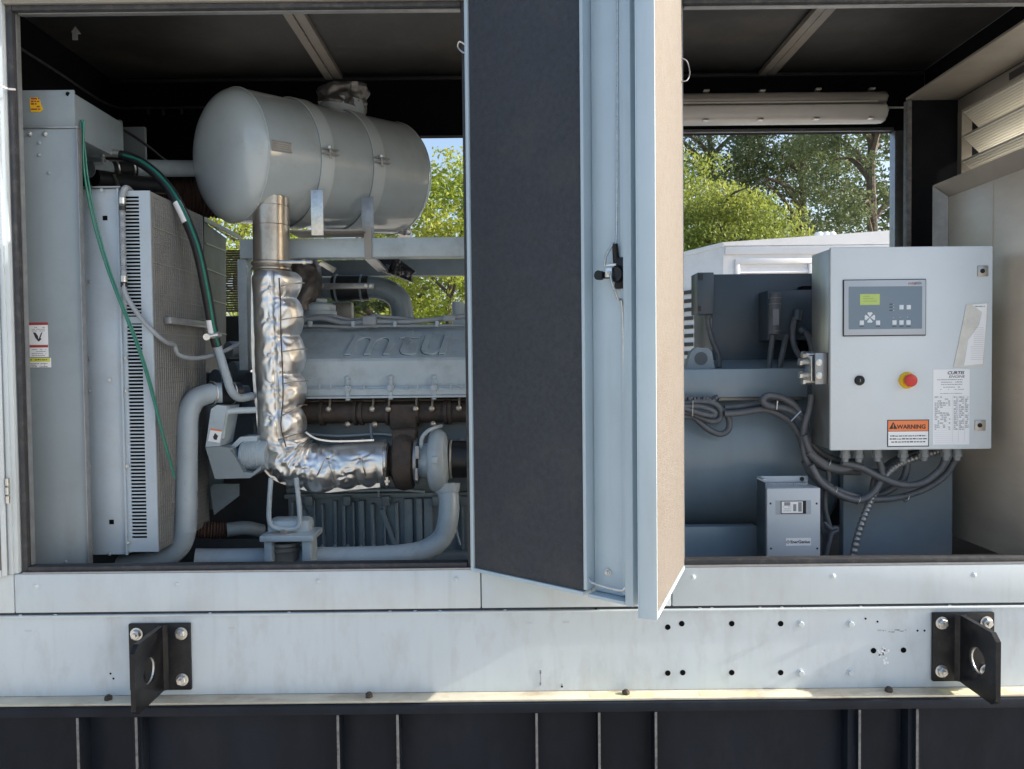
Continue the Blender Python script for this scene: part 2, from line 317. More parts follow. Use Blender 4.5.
# wire run and small clips on the left end wall
b = M(); pts = [Vector((XE+.06, y, P(135, 108, DEP).z)) for y in (.2, .7, 1.2, 1.7, 2.24)]+[Vector((x, DEP-.02, P(135, 108, DEP).z-.005)) for x in (-2.3, -2.0, -1.7)]
b.tube(pts, .008, 8, 4); b.build('roof_wire', GASK, enc)
parts_at('wire_clip', lambda b, p: b.box(p.x-.008, p.x+.008, p.y, p.y+.012, p.z-.018, p.z+.018, .002), GASK, [P(x, y, DEP-.03) for x, y in ((148, 111), (163, 112), (181, 111))], enc)
# left arrow sticker on the ceiling slope
c = P(75, 33, 1.2)
b = M(); a = P(76, 33, 1.25); k = .0048
b.prism([a+Vector((x*k, 0, z*k)) for x, z in ((-4, -7), (1.5, -7), (1.5, -1), (5, -1), (-.5, 7), (-5, 1), (-4, 1))], (0, .002, 0)); b.build('arrow_sticker', PAPER, enc)
b = M(); c = P(357, 20, 1.75); b.tube([c+Vector((-.16, 0, 0)), c+Vector((-.05, .02, -.02)), c+Vector((.06, -.02, -.01)), c+Vector((.17, .02, .01))], .03, 14, 12, disp=lambda f, a, p, d: .03+.028*noise.noise(p*14+d*2)); b.build('crumpled_foil_patch', FOIL, enc)
# inner right-hand louvre bay
Xl = 2.18; zp = CAM.z+1.25
b = M(); b.box(1.93, Xl, .07, 1.18, zp, zp+.012, .002); b.build('bay_ceiling_plate', BEIGE, enc)
b = M(); b.box(1.955, Xl+.3, 1.18, 1.20, 1.0, zp-.002); b.build('bay_rear_panel', BLACK, enc)
M().box(1.93, 1.953, 1.165, 1.20, 1.0, zp-.002, .002).build('bay_post', TANKE, enc)
lv = thing('air_intake_louvre', 'galvanised slatted louvre panel high in the right end wall above the steel duct', 'louvre', (Xl+.05, .6, CAM.z+.3))
b = M(); b.box(Xl, Xl+.05, .07, 1.175, zp-.06, zp-.002, .002); b.box(Xl, Xl+.05, 1.14, 1.175, CAM.z+.2, zp-.062); b.build('frame', BEIGE, lv)
LOUV = paint('louvre_slat_metal', (.66, .65, .60), .4, .15, var=.05, stretch=(1, .2, 1))
for i in range(7):
    z = zp-.075-i*.118
    b = M()
    for k in range(12):
        t = k/12; b.prism([(Xl+.004+.11*t, .075, z-.105*t), (Xl+.004+.11*(t+.085), .075, z-.105*(t+.06)), (Xl+.004+.11*(t+.085)+.003, .075, z-.105*(t+.06)+.008), (Xl+.007+.11*t, .075, z-.105*t+.011)], (0, 1.062, 0))
    b.build('slat', LOUV, lv)
b = M()
for z, y0 in ((zp-.36, 1.12), (zp-.51, 1.12)):
    b.prism([(Xl+.002, y0, z), (Xl+.002, y0-.13, z-.07), (Xl+.002, y0-.13, z-.077), (Xl+.002, y0, z-.007)], (-.004, 0, 0))
b.build('brace_clip', PAPER, lv)
b = M(); b.box(Xl-.006, Xl-.001, .6, .78, zp-.05, zp-.02); b.build('maker_plate', INK, lv)
M().box(XR-.01, XR-.002, 1.3, DEP-.02, 1.0, ZC-.01).build('end_wall_lining', BLACK, enc)
# sheet steel duct
dx = P(948, 300, .75).x; zt = P(948, 197, .75).z; zb_ = P(954, 533, .75).z
dct = thing('air_duct', 'large bare sheet steel duct with folded lip behind the control cabinet at far right', 'duct', (dx+.2, .4, zb_))
M().box(dx, dx+.45, .07, .75, zb_, zt, .001).build('side_sheet', DUCT, dct)
b = M(); o = .045
b.prism([(dx-.001, .07, zt), (dx-.001, .75, zt), (dx-o, .75+o, zt+o+.015), (dx-o, .07, zt+o+.015)], (.012, 0, .003)); b.build('top_lip', BEIGE, dct)
b = M(); b.prism([(dx-.001, .7505, zt), (dx-.001, .7505, zb_), (dx-o, .75+o, zb_-.02), (dx-o, .75+o, zt+o+.012)], (.012, .004, 0)); b.build('side_lip', GALV, dct)
b = M(); b.box(dx-.0018, dx-.001, .44, .443, 1.6, zt); b.box(dx-.005, dx-.001, .68, .69, 1.55, 1.56); b.build('seam', DUCT, dct)
# ------------------------------------------------------------------ doors
zd0 = P(470, 571).z+.004; zd1 = P(465, -4).z
def solveY(px, py, z):      # depth at which a pixel lies at height z
    lo, hi = -1.2, -.01
    for _ in range(50):
        mid = (lo+hi)/2
        if P(px, py, mid).z > z: lo = mid
        else: hi = mid
    return mid
print('door Y', solveY(633, 607, zd0), solveY(657, 620, zd0))
def door_frame(h, e):
    h = Vector((h.x, h.y, 0)); e = Vector((e.x, e.y, 0)); u = (e-h); L = u.length; u.normalize(); w = Vector((0, 0, 1)).cross(u)
    return u, w, L, h
H1 = Vector((XH1, -.012, 0)); y1 = solveY(634, 607, zd0); E1 = P(634, 607, y1)
u, w, L1, _ = door_frame(H1, E1)
if w.y > 0 : w = -w
# inner face faces the camera (-Y)
T1 = Matrix(((u.x, w.x, 0, H1.x), (u.y, w.y, 0, H1.y), (0, 0, 1, 0), (0, 0, 0, 1)))
def uat(px, T, L, z=1.75):
    best = min(range(401), key=lambda i: abs(proj(T @ Vector((L*i/400, .0, z)))[0]-px)); return L*best/400
d1 = M(T1).box(0, L1, -.052, -.049, zd0, zd1).build('door', DOORM, enc); tag(d1, 'left middle door leaf standing open, dark foam side showing')
uf = uat(586, T1, L1)
b = M(T1); b.box(0, .014, -.048, .003, zd0, zd1, .002); b.box(.015, uf-.016, -.048, .002, zd0, zd0+.012, .001); b.box(.015, uf, -.048, .002, zd1-.012, zd1, .001)
b.box(uf-.012, uf, -.048, .006, zd0+.02, zd1-.013, .002); b.box(L1-.028, L1, -.048, .004, zd0, zd1, .003); b.box(L1-.052, L1-.030, -.047, -.020, zd0+.02, zd1-.02, .004)
b.box(uf+.001, L1-.03, -.048, .002, zd0, zd0+.010, .001)
b.build('frame', DOORM, d1)
M(T1).box(.0150, uf-.0125, -.0485, -.002, zd0+.013, zd1-.013, .004).build('foam_panel', FOAM, d1)
b = M(T1); b.box(uf+.0005, L1-.054, -.0475, -.036, zd0+.011, zd1-.012, .002); b.build('channel_plate', DOORM, d1)
b = M(T1); b.tube([(uf+.001, -.004, zd0+.055), (uf+.02, .0, zd0+.045), (L1-.05, .0, zd0+.04), (L1-.03, -.004, zd0+.05)], .004, 8, 6); b.build('chain_guard', ZINC, d1)
# latch + rods
ul = uat(616, T1, L1); zl = P(616, 273, E1.y*.9).z
lt = M(T1); lt.box(ul-.012, ul+.05, -.036, -.012, zl-.045, zl+.045, .003); lt.cyl((ul-.008, -.02, zl+.03), (ul-.008, -.012, zl+.085), .010, .009, 14)
lt.box(ul-.045, ul+.0, -.012, .004, zl-.014, zl+.006, .003); lt.cyl((ul-.05, -.002, zl-.004), (ul-.05, .014, zl-.004), .014, .014, 18)
lt.cyl((ul-.0, -.012, zl-.004), (ul-.0, .002, zl-.004), .024, .022, 20)
lto = lt.build('latch', BRK, d1)
b = M(T1); b.box(ul-.03, ul-.006, .0045, .009, zl-.012, zl+.016, .002); b.box(ul-.04, ul+.006, -.002, .006, zl+.020, zl+.026, .001); b.bolt((ul-.018, .009, zl), (0, 1, 0), .006); b.build('latch_plate', ZINC, lto)
for dx_, dz in ((.045, .038), (.045, -.038), (-.02, -.04)): b = M(T1); b.bolt((ul+dx_, -.030, zl+dz), (0, 1, 0), .005); b.build('latch_bolt', ZINC, lto)
b = M(T1); b.tube([(ul+.002, -.02, zd1-.02), (ul-.002, -.02, zl+.5), (ul-.006, -.018, zl+.12), (ul-.012, -.006, zl+.085), (ul-.028, .004, zl+.05), (ul-.032, .006, zl+.022)], .0038, 8, 8); b.build('latch_rod', ZINC, d1)
b = M(T1); b.tube([(ul-.012, .010, zl+.004), (ul-.004, .012, zl-.03), (ul+.010, .004, zl-.075), (ul+.012, -.02, zl-.12), (ul+.012, -.024, zl-.5), (ul+.010, -.024, zd0+.03)], .0038, 8, 8); b.build('latch_rod', ZINC, d1)
b = M(T1); b.bolt((uf+.05, -.034, zd0+.075), (0, 1, 0), .008); b.build('bolt', ZINC, d1)
b = M(T1); zc_ = P(466, 50, 0).z; b.tube([(.006, .003, zc_+.01), (-.012, .012, zc_+.022), (-.022, .01, zc_+.008), (-.008, .006, zc_-.01), (.004, .003, zc_-.016)], .003, 8, 8); b.build('hinge_wire', ZINC, d1)
# right-hand middle door
H2 = Vector((XH2+.002, -.012, 0)); y2 = solveY(657, 620.5, zd0); E2 = P(657, 620.5, y2)
u, w, L2, _ = door_frame(H2, E2)
if w.x < 0: w = -w
T2 = Matrix(((u.x, w.x, 0, H2.x), (u.y, w.y, 0, H2.y), (0, 0, 1, 0), (0, 0, 0, 1)))
d2 = M(T2).box(0, L2-.001, -.052, -.049, zd0, zd1).build('door', DOORM, enc); tag(d2, 'right middle door leaf seen nearly edge on, sunlit foam side')
b = M(T2); b.box(0, .003, -.048, -.002, zd0, zd1, .001); b.box(L2-.006, L2, -.049, .001, zd0, zd1, .002); b.box(.011, L2-.015, -.048, .001, zd0, zd0+.012, .001); b.box(.011, L2-.015, -.048, .001, zd1-.012, zd1, .001); b.build('frame', DOORM, d2)
M(T2).box(.0035, L2-.0065, -.0485, -.001, zd0+.0125, zd1-.0125, .004).build('foam_panel', FOAM2, d2)
zc_ = P(684, 75, 0).z
b = M(T2); b.tube([(.03, .0, zc_+.04), (.02, .016, zc_+.03), (.0, .022, zc_), (.02, .016, zc_-.03), (.03, .0, zc_-.036)], .002, 8, 8); b.build('hinge_wire', GINK, d2)
# far-left door leaf, only its hinge edge in view
H3 = Vector((XL-.046, -.014, 0)); a3 = math.radians(205)
u = Vector((math.cos(a3), math.sin(a3), 0)); w = Vector((-u.y, u.x, 0)); 
if w.y > 0: w = -w
T3 = Matrix(((u.x, w.x, 0, H3.x), (u.y, w.y, 0, H3.y), (0, 0, 1, 0), (0, 0, 0, 1)))
d3 = M(T3).box(0, .72, -.052, -.049, zd0-.005, zd1).build('door', DOORM, enc); tag(d3, 'far left door leaf folded back, only its hinge edge in the picture')
b = M(T3); b.box(0, .016, -.048, .002, zd0, zd1, .002); b.box(.704, .72, -.048, .002, zd0, zd1, .002); b.box(.017, .703, -.048, .001, zd0, zd0+.02, .001); b.box(.017, .703, -.048, .001, zd1-.012, zd1, .001); b.build('frame', WHITE, d3)
M(T3).box(.0165, .7035, -.0485, -.001, zd0+.0205, zd1-.0125, .004).build('foam_panel', FOAM2, d3)
b = M()
for k in range(3):
    z = P(11, 490, 0).z+(k-1)*.03; b.cyl((XL-.036, -.016, z-.012), (XL-.036, -.016, z+.012), .007, None, 12)
b.build('hinge', ZINC, enc)
b = M(); b.tube([P(-6, 82, -.1), P(3, 87, -.05), P(9, 89, -.01), P(15, 89.5, .02)], .0035, 8, 6); b.build('door_stay_wire', PAPER, enc)
# ------------------------------------------------------------------ base beam
zt_ = zs0-.013; beam = thing('base_beam', 'long pale grey painted steel base beam with rows of bolt holes under the door sill', 'beam', (0, 0, Z_LED))
M().box(-3.2, 3.2, .004, .02, Z_LED, zt_).build('web', BEAM, beam)
M().box(-3.2, 3.2, -.060, .003, Z_LED-.008, Z_LED, .0015).build('flange', LEDGE, beam)
parts_at('bolt_hole', lambda b, p: b.cyl(p+Vector((0, .0035, 0)), p+Vector((0, .0028, 0)), .0095, None, 18), DKHOLE,
         [P(x, y) for x, y in ((668, 627.5), (682, 624), (732, 624), (781, 624), (668, 673.5), (683, 673), (732, 673), (781, 673), (874, 651), (904, 650.5))], beam)
parts_at('small_hole', lambda b, p: b.cyl(p+Vector((0, .0035, 0)), p+Vector((0, .0028, 0)), .0035, None, 12), DKHOLE,
         [P(x, y) for x, y in ((110, 674), (113, 679), (802, 608), (866, 619), (878, 622), (918, 631), (925, 631), (596, 609), (562, 687))], beam)
parts_at('bolt', lambda b, p: (b.lathe(p+Vector((0, .004, 0)), NY, [(.0135, 0), (.0135, .003)], 20), b.hexa(p+Vector((0, .001, 0)), NY, .010, .007)), BEAM,
         [P(x, y) for x, y in ((801, 624), (851, 624), (801, 673), (851, 673))], beam)
parts_at('nut', lambda b, p: (b.hexa(p, (0, 0, 1), .013, .012), b.cyl(p+Vector((0, 0, .012)), p+Vector((0, 0, .016)), .007, None, 10)), RUST,
         [Vector((P(x, 698, -.03).x, -.028, Z_LED)) for x in (108, 369, 626, 889, 627)][:4], beam)
b = M()
for x0, x1 in ((700, 757), (941, 1010), (590, 655)):
    a = P(x0, 698, -.04).x; c = P(x1, 698, -.04).x; b.box(a, c, -.052, -.018, Z_LED, Z_LED+.0008)
b.build('yellow_mark', paint('pale_yellow_mark', (.66, .63, .38), .6, var=.3, scale=20, dirt=(.6, .57, .46), damt=1, dscale=20), beam)  # thin pale yellow strips laid on the flange top
def streak(pts, mat, name):
    b = M()
    for x, y, wpx, hpx in pts: b.pbox(x-wpx/2, y-hpx/2, x+wpx/2, y+hpx/2, .0032, .001)
    b.build(name, mat, beam)
streak([(880+i*3.2+random.uniform(-1, 1), 631+random.uniform(-1.2, 1.2), random.uniform(1, 5), random.uniform(.4, 1.4)) for i in range(9)]+[(540.5, 672, 1.6, 4), (540.5, 684, 1.4, 3), (540.6, 678, .5, 12), (562, 685, 1, 3)], GINK, 'scrape_mark')
b = M()
for i in range(26):
    x, y = 884+random.gauss(0, 3.2), 654+random.gauss(0, 5); r_ = random.uniform(.002, .006); c = P(x, y); b.prism([(c.x+r_*math.cos(a)*random.uniform(.5, 1.1), .0034, c.z+r_*1.3*math.sin(a)*random.uniform(.5, 1.2)) for a in np.linspace(0, 2*PI, 9)[:-1]], (0, .0004, 0))
b.build('scuffed_paint_patch', PAPER, beam)
streak([(x, y, 7, 2.2) for x, y in ((28, 631), (232, 628), (263, 627.5), (529, 623), (566, 622))], paint('weld_spot_paint', (.5, .53, .56), .5, var=.1), 'weld_spot')
b = M()
for x in (20, 55, 210, 289, 390, 415, 440, 505, 700, 712, 760, 782, 861, 950): b.pbox(x-1.5, 609.5-(x-512)*.0105, x+1.5, 612-(x-512)*.0105, .002, .003, .0008)
b.build('sill_rivets', BEAM, beam)
# ------------------------------------------------------------------ fuel tank base
tk = thing('fuel_tank_base', 'black ribbed steel fuel tank base under the pale beam', 'tank', (0, .5, 0))
zf = Z_LED-.0095
M().box(-3.4, 3.4, -.074, .5, zf-.03, zf, .002).build('top_flange', TANK, tk)
M().box(-3.4, 3.4, .0, 2.3, .05, zf-.031).build('side_wall', TANK, tk)
M().box(-3.4, 3.4, -.092, 2.2, .0, .048).build('bottom_flange', TANK, tk)
rx = [-60, 75, 134, 337, 397, 537, 600, 657, 862, 920, 1085]
ribs = [Vector((P(x, 745, -.09).x, 0, 0)) for x in rx]
st = None
for v in ribs:
    if st is None:
        st = M().box(v.x-.004, v.x+.004, -.071, -.002, .05, zf-.031).build('stiffener', TANK, tk); ed = M().box(v.x-.004, v.x+.004, -.0735, -.0713, .05, zf-.032).build('worn_edge', TANKE, st); x0 = v.x
    else:
        c_ = dupe(st, WL[st]+Vector((v.x-x0, 0, 0)), tk); e_ = ed.copy(); C.objects.link(e_); e_.parent = c_
# foot channels beside stiffeners
for x0, x1 in ((136, 145), (845, 858), (905, 917)):
    a = P(x0, 745, -.03).x; c = P(x1, 745, -.03).x; M().box(a, c, -.05, -.001, .05, zf-.032, .002).build('channel', TANK, tk)
# ------------------------------------------------------------------ lifting brackets
def bracket(side, px0, py0, px1, py1, lug_px, label):
    a, c, z0, z1 = R(px0, py0, px1, py1, 0); t = thing('lifting_bracket', label, 'bracket', ((a+c)/2, 0, z0), 'black bolted lifting brackets on the base beam')
    M().box(a, c, -.011, .0035, z0, z1, .004).build('back_plate', BRK, t)
    xl = P(lug_px, 650, -.02).x; out = .19
    b = M(); seg = 36; hc = (-.118, (z0+z1)/2-.004); hr = .043
    outer = [(-.012, z1-.004), (-.19, z1-.004), (-.215, z1-.026), (-.215, z0+.02), (-.195, z0+.004), (-.012, z0+.004)]
    # ring of outer points matched to hole points by ray casting
    def ray(an):
        dx, dz = math.cos(an), math.sin(an); best = 9
        for i in range(len(outer)):
            (x1_, z1_), (x2_, z2_) = outer[i], outer[(i+1) % len(outer)]
            ex, ez = x2_-x1_, z2_-z1_; den = dx*ez-dz*ex
            if abs(den) < 1e-9: continue
            tt = ((x1_-hc[0])*ez-(z1_-hc[1])*ex)/den; ss = ((x1_-hc[0])*dz-(z1_-hc[1])*dx)/den
            if tt > 0 and -1e-6 <= ss <= 1+1e-6: best = min(best, tt)
        return (hc[0]+dx*best, hc[1]+dz*best)
    ans = sorted([2*PI*i/seg for i in range(seg)]+[math.atan2(z-hc[1], x-hc[0]) % (2*PI) for x, z in outer])
    th = .008; V = []
    for an in ans:
        ox, oz = ray(an); ix, iz = hc[0]+hr*math.cos(an), hc[1]+hr*math.sin(an)
        V.append([b.bm.verts.new((xl+sx*th, y, z)) for sx, y, z in ((-1, ox, oz), (1, ox, oz), (1, ix, iz), (-1, ix, iz))])
    for i in range(len(V)): b.skin(V[i], V[(i+1) % len(V)])
    b.build('lug', BRK, t)
    M().torus((xl, hc[0], hc[1]), (1, 0, 0), hr-.001, .003, 36, 8).build('hole_rim', ZINC, t)
    k = .0034
    spots = [Vector((a+8.5*k, -.011, z1-10*k)), Vector((c-8.5*k+.0*side, -.011, z1-10*k)), Vector((a+8.5*k, -.011, z0+11*k)), Vector((c-8.5*k, -.011, z0+11*k))]
    parts_at('bolt', lambda b, p: b.bolt(p, NY, .0165), ZINC, spots, t)
    b = M(); b.prism([(xl+.008, -.011, z0+.004), (xl+.02, -.011, z0+.004), (xl+.008, -.023, z0+.004)], (0, 0, z1-z0-.008)); b.prism([(xl-.008, -.011, z0+.004), (xl-.008, -.023, z0+.004), (xl-.02, -.011, z0+.004)], (0, 0, z1-z0-.008)); b.build('weld', BRK, t)
bracket(-1, 130, 622, 192, 690, 161, 'black lifting bracket bolted to the base beam below the radiator')
bracket(1, 931, 611, 993, 681, 962, 'black lifting bracket bolted to the base beam below the control cabinet')
# ------------------------------------------------------------------ radiator
Yr = .13
a, c, z0, z1 = R(17, 131, 83, 574, Yr)
rad = thing('radiator', 'tall grey sheet metal radiator with slotted core guard at the left end', 'radiator', (a+.2, .6, .86))
b = M(); b.box(a-.6, c, Yr, Yr+.02, .86, z1, .002); b.build('side_panel', RAD, rad)
a2, c2, _, z2 = R(17, 90, 74, 131, Yr+.02)
b = M(); b.box(a-.6, c2, Yr+.022, Yr+.03, z1-.03, z2, .004); b.build('top_plate', RAD, rad)
b = M(); b.box(a-.6, c2-.002, Yr+.032, .50, z1-.02, z2-.012, .003); b.build('top_tank', RAD, rad)
b = M(); b.box(a, c+.006, Yr-.006, Yr+.02, z1+.0005, z1+.006, .001); b.build('top_flange', GALV, rad)
# edge flange
fx0, fx1 = P(84, 350, Yr).x, P(91, 350, Yr).x
b = M(); b.box(c+.001, fx0+.001, Yr-.008, Yr+.02, .86, z1, .001); b.build('corner_flange', GALV, rad)
# front cover and core guard
ka, kc, kz0, kz1 = R(87.5, 190, 123, 556, .20)
b = M(); b.box(ka, kc, .20, .5, kz0, kz1, .003); b.box(ka-.014, ka-.002, .194, .205, kz0, kz1, .001); b.box(kc-.003, kc+.004, .19, .2, kz0, kz1, .001); b.build('front_cover', RADL, rad)
M().box(ka-.02, kc+.012, .186, .21, kz1+.001, kz1+.006, .001).build('cover_flange', GALV, rad)
ga, gc, gz0, gz1 = R(124, 192, 154, 553, .20)
gr = M(); sl0 = ga+(4/30)*(gc-ga); sl1 = sl0+(15/30)*(gc-ga)
gr.box(ga, sl0, .2, .206, gz0, gz1); gr.box(sl1, gc, .2, .206, gz0, gz1)
gr.box(sl0, sl1, .2, .206, gz1-.02, gz1); gr.box(sl0, sl1, .2, .206, gz0, gz0+.045)
zm = P(139, 320, .2).z; gr.box(sl0, sl1, .2, .206, zm-.012, zm+.012)
npitch = 96; z = gz0+.045; pitch = (gz1-.02-z)/npitch
for i in range(npitch):
    zz = z+i*pitch
    if abs(zz-zm) < .014: continue
    gr.box(sl0, sl1, .2005, .2055, zz, zz+pitch*.42)
gr.build('slotted_guard', RADL, rad)
M().box(ga+.003, gc-.004, .22, .24, gz0, gz1).build('core', DKHOLE, rad)
# dusty fan guard face receding to the rear
gx = P(154.3, 370, .2).x
def zat(px, py, X):     # point on plane X=const
    d = rt*((px-512)/F)+up*((384.5-py)/F)+fw; t = (X-CAM.x)/d.x; return CAM+d*t
q = [zat(155.5, 192, gx), zat(203, 222, gx), zat(203, 520, gx), zat(155.5, 553, gx)]
yb = q[1].y
b = M(); b.box(gx-.008, gx, .207, yb, gz0+.002, gz1-.002, .001); b.build('side_guard', DUST, rad)
gl = M()
for i in range(26):
    y = .215+i*(yb-.23)/25; gl.box(gx+.0005, gx+.0022, y, y+.0018, gz0+.01, gz1-.02)
for i in range(70):
    z = gz0+.03+i*(gz1-gz0-.05)/69; gl.box(gx+.0008, gx+.0022+.002*(i % 7 == 0), .21, yb-.01, z, z+.0014+.002*(i % 7 == 0))
gl.build('guard_wires', paint('guard_wire_paint', (.25, .255, .25), .5, var=.2, scale=12), rad)
zsh = P(165, 322, .3).z
b = M(); b.box(gx+.004, gx+.03, .28, yb-.02, zsh-.008, zsh+.018, .002); b.build('guard_rail', GALV, rad)
# fan shroud behind it
x2 = P(212, 300, yb).x; 
s0 = zat(206, 219, gx+.02); yq = yb+.32
SHR = paint('shroud_dark', (.075, .082, .09), .5, var=.2, scale=5)
b = M(); xa = P(205, 300, .95).x; xb = P(228, 300, 1.6).x
b.prism([P(204, 222, .95), P(226, 238, 1.5), P(226, 372, 1.5), P(204, 380, .95)], (-.01, .01, 0)); b.build('shroud_cheek', SHR, rad)
b = M()
for y0, y1 in ((243, 251), (268, 276), (298, 304), (330, 334)):
    pa, pb = P(205.5, y0, .944), P(226, y1, 1.49); b.prism([pa, pb, pb+Vector((0, 0, -.005)), pa+Vector((0, 0, -.005))], (.006, -.004, 0))
pa, pb = P(203, 217, .93), P(240, 236, 1.5); b.prism([pa, pb, pb+Vector((0, 0, -.02)), pa+Vector((0, 0, -.02))], (.01, -.01, 0))
b.build('shroud_rib', GALV, rad)
b = M(); lx0, lx1 = P(218, 290, 2.0).x, P(241, 290, 2.0).x
for i in range(26):
    z = P(230, 250+i*2.4, 2.0).z; b.box(lx0, lx1, 2.0, 2.008, z-.0115, z)
b.build('rear_slats', BEIGE, rad)
parts_at('bolt', lambda b, p: b.bolt(p, NY, .007), ZINC, [P(x, y, Yr-.001) for x, y in ((18, 133), (30, 134), (45, 134))], rad)
parts_at('rivet', lambda b, p: b.dome(p, NY, .007, .005), RAD, [P(x, y, Yr) for x, y in ((39, 143), (39, 155), (49, 173), (66, 562))], rad)
parts_at('flange_screw', lambda b, p: (b.lathe(p, NY, [(.006, 0), (.006, .002)], 12), b.hexa(p, NY, .004, .007)), ZINC,
         [P(x, y, .193) for x in (89.5,) for y in (205, 282, 359, 391, 466, 543)]+[P(124+(y-190)*.012, y, .193) for y in (358, 391, 466, 543)]+[P(102, 190, .19), P(110, 380, .196), P(110, 554, .196)], rad)
for x, y in ((105, 218), (111.5, 522)): M().pbox(x-2.3, y-2.3, x+2.3, y+2.3, .1985, .0012).build('inspection_hole', DKHOLE, rad)
b = M(); b.cyl(P(68, 94, .152), P(68, 94, .150), .0075, None, 16); b.build('lifting_hole', DKHOLE, rad)
# stickers
b = M(); p0 = [(30, 98), (37, 97), (40, 100), (41, 105), (43.5, 109), (40, 112), (31, 112), (30, 105)]; b.prism([P(x, y, .1515) for x, y in p0], (0, -.001, 0)); sk = b.build('caution_sticker', YEL, rad)
b = M()
for i in range(5): 
    a_ = P(31, 99.5+i*2.6, .150); words(b, a_.x, P(39+i*.3, 100, .15).x, a_.z, .0085, .1503, .9)
b.build('print', INK_R, sk)
def sticker(x0, y0, x1, y1, mat=PAPER, Y=None):
    b = M(); b.pbox(x0, y0, x1, y1, (Yr if Y is None else Y)-.0012, .001); return b.build('warning_label', mat, rad)
sk = sticker(28, 323, 48, 357)
b = M(); b.pbox(28, 322.5, 48, 325, Yr-.002, .0007); b.pbox(28.3, 345, 48, 347.5, Yr-.002, .0007); b.build('red_band', INK_R, sk)
b = M()
for y in (327, 328.8, 330.5): q_ = P(32, y, Yr); words(b, q_.x, P(45, y, Yr).x, q_.z-.003, .0035, Yr-.0013)
for y in (349, 351, 353, 355): q_ = P(32, y, Yr); words(b, q_.x, P(46.5, y, Yr).x, q_.z-.003, .0035, Yr-.0013)
b.build('print', GINK, sk)
b = M(); zg = lambda pl: [P(x, y, Yr-.0013) for x, y in pl]
b.prism(zg([(33, 332.5), (35.5, 332.5), (38, 336), (38.5, 339.5), (41, 333), (42.5, 332), (40.5, 338), (41.5, 339), (39, 341.5), (38, 341), (35.5, 338)]), (0, -.0004, 0)); b.build('hand_symbol', INK, sk)
sk = sticker(27, 358, 51, 367.5); 
b = M(); b.pbox(27, 358, 50, 361.8, Yr-.002, .0007); b.build('yellow_band', YELG, sk)
b = M()
for y in (359.8, 363.5, 365, 366.6): q_ = P(28, y, Yr); words(b, q_.x+.01*(y < 360), P(48, y, Yr).x, q_.z-.002, .005 if y < 360 else .003, Yr-.0021)
b.build('print', INK, sk)
# ------------------------------------------------------------------ hoses near the radiator
def hose(name, pts, r, mat, label, cat, group=None, parent=None, seg=14, sub=8):
    b = M(); b.tube([P(*p) for p in pts], r, seg, sub); o = b.build(name, mat, parent)
    if parent is None: tag(o, label, cat, group)
    return o
hp = [(104, 155, .42), (122, 155.5, .42), (140, 162, .41), (160, 178, .40), (178, 203, .38), (196, 245, .38), (206, 290, .4), (213, 330, .43), (217, 346, .45)]
bh = thing('coolant_hose', 'thick black rubber hose with green stripe curving down in front of the fan guard', 'hose', P(217, 346, .45))
b = M(); b.tube([P(*p) for p in hp], .0195, 16, 8); b.build('hose', RUB, bh)
b = M(); b.tube([P(x+1.5, y-.6, Y-.0165) for x, y, Y in hp[1:]], .006, 8, 8); b.build('green_stripe', GREEN, bh)
def hsleeve(i, f0, f1, mat, name, rr):
    path = spl([P(*p) for p in hp], 20); n_ = len(path); seg = path[int(n_*f0):int(n_*f1)]; b = M(); b.tube([v+Vector((-.001, -.0035, .001)) for v in seg], rr, 16, 1, spline=False); b.build(name, mat, bh)
hsleeve(0, .03, .13, ZINC, 'label_band', .0178); hsleeve(1, .50, .57, PAPER, 'label_band', .0180); hsleeve(2, .835, .91, PAPER, 'label_band', .0180)
b = M(); c0 = P(106, 155, .42); b.torus(c0, (1, 0, 0), .022, .004); b.box(c0.x-.004, c0.x+.004, c0.y-.03, c0.y-.02, c0.z-.04, c0.z+.05, .001); b.build('hose_clamp', ZINC, bh)
b = M(); c0 = P(215, 336, .44); b.torus(c0, P(217, 346, .45)-P(213, 330, .43), .0225, .0045); b.cyl(P(206, 337, .42), P(219, 334, .42), .011, None, 12); b.build('hose_clamp', ZINC, bh)
b = M(); b.cyl(P(206.5, 337, .405), P(206.5, 337, .42), .013, None, 16); b.build('clamp_nut', ZINC, bh)
hose('coolant_line', [(217, 345, .45), (221, 358, .45), (227, 378, .45), (232, 392, .46), (240, 398, .5), (252, 396, .56)], .0165, PIPE, 'short painted steel line below the black hose joining the engine water pump', 'pipe')
b = M(); b.tube([P(x, y, Y) for x, y, Y in ((84, 120, .17), (83, 150, .165), (85, 178, .165), (93, 220, .165), (105, 262, .165), (119, 300, .165), (135, 340, .17), (148, 380, .18), (160, 425, .19), (168, 455, .20), (175, 478, .22))], .0043, 10, 8)
b.tube([P(x, y, Y) for x, y, Y in ((81, 120, .18), (85, 150, .17), (88, 178, .17), (96, 220, .17), (107.5, 262, .17), (121, 300, .17), (137, 340, .175), (150, 380, .185), (161, 425, .20), (169, 455, .21), (175, 478, .23))], .0034, 10, 8)
tag(b.build('drain_hose', GREEN), 'thin bright green drain hose hanging diagonally across the radiator', 'hose')
cdt = thing('flexible_conduit', 'pale grey flexible conduit with fittings running down the slotted guard', 'conduit', P(237, 345, .6))
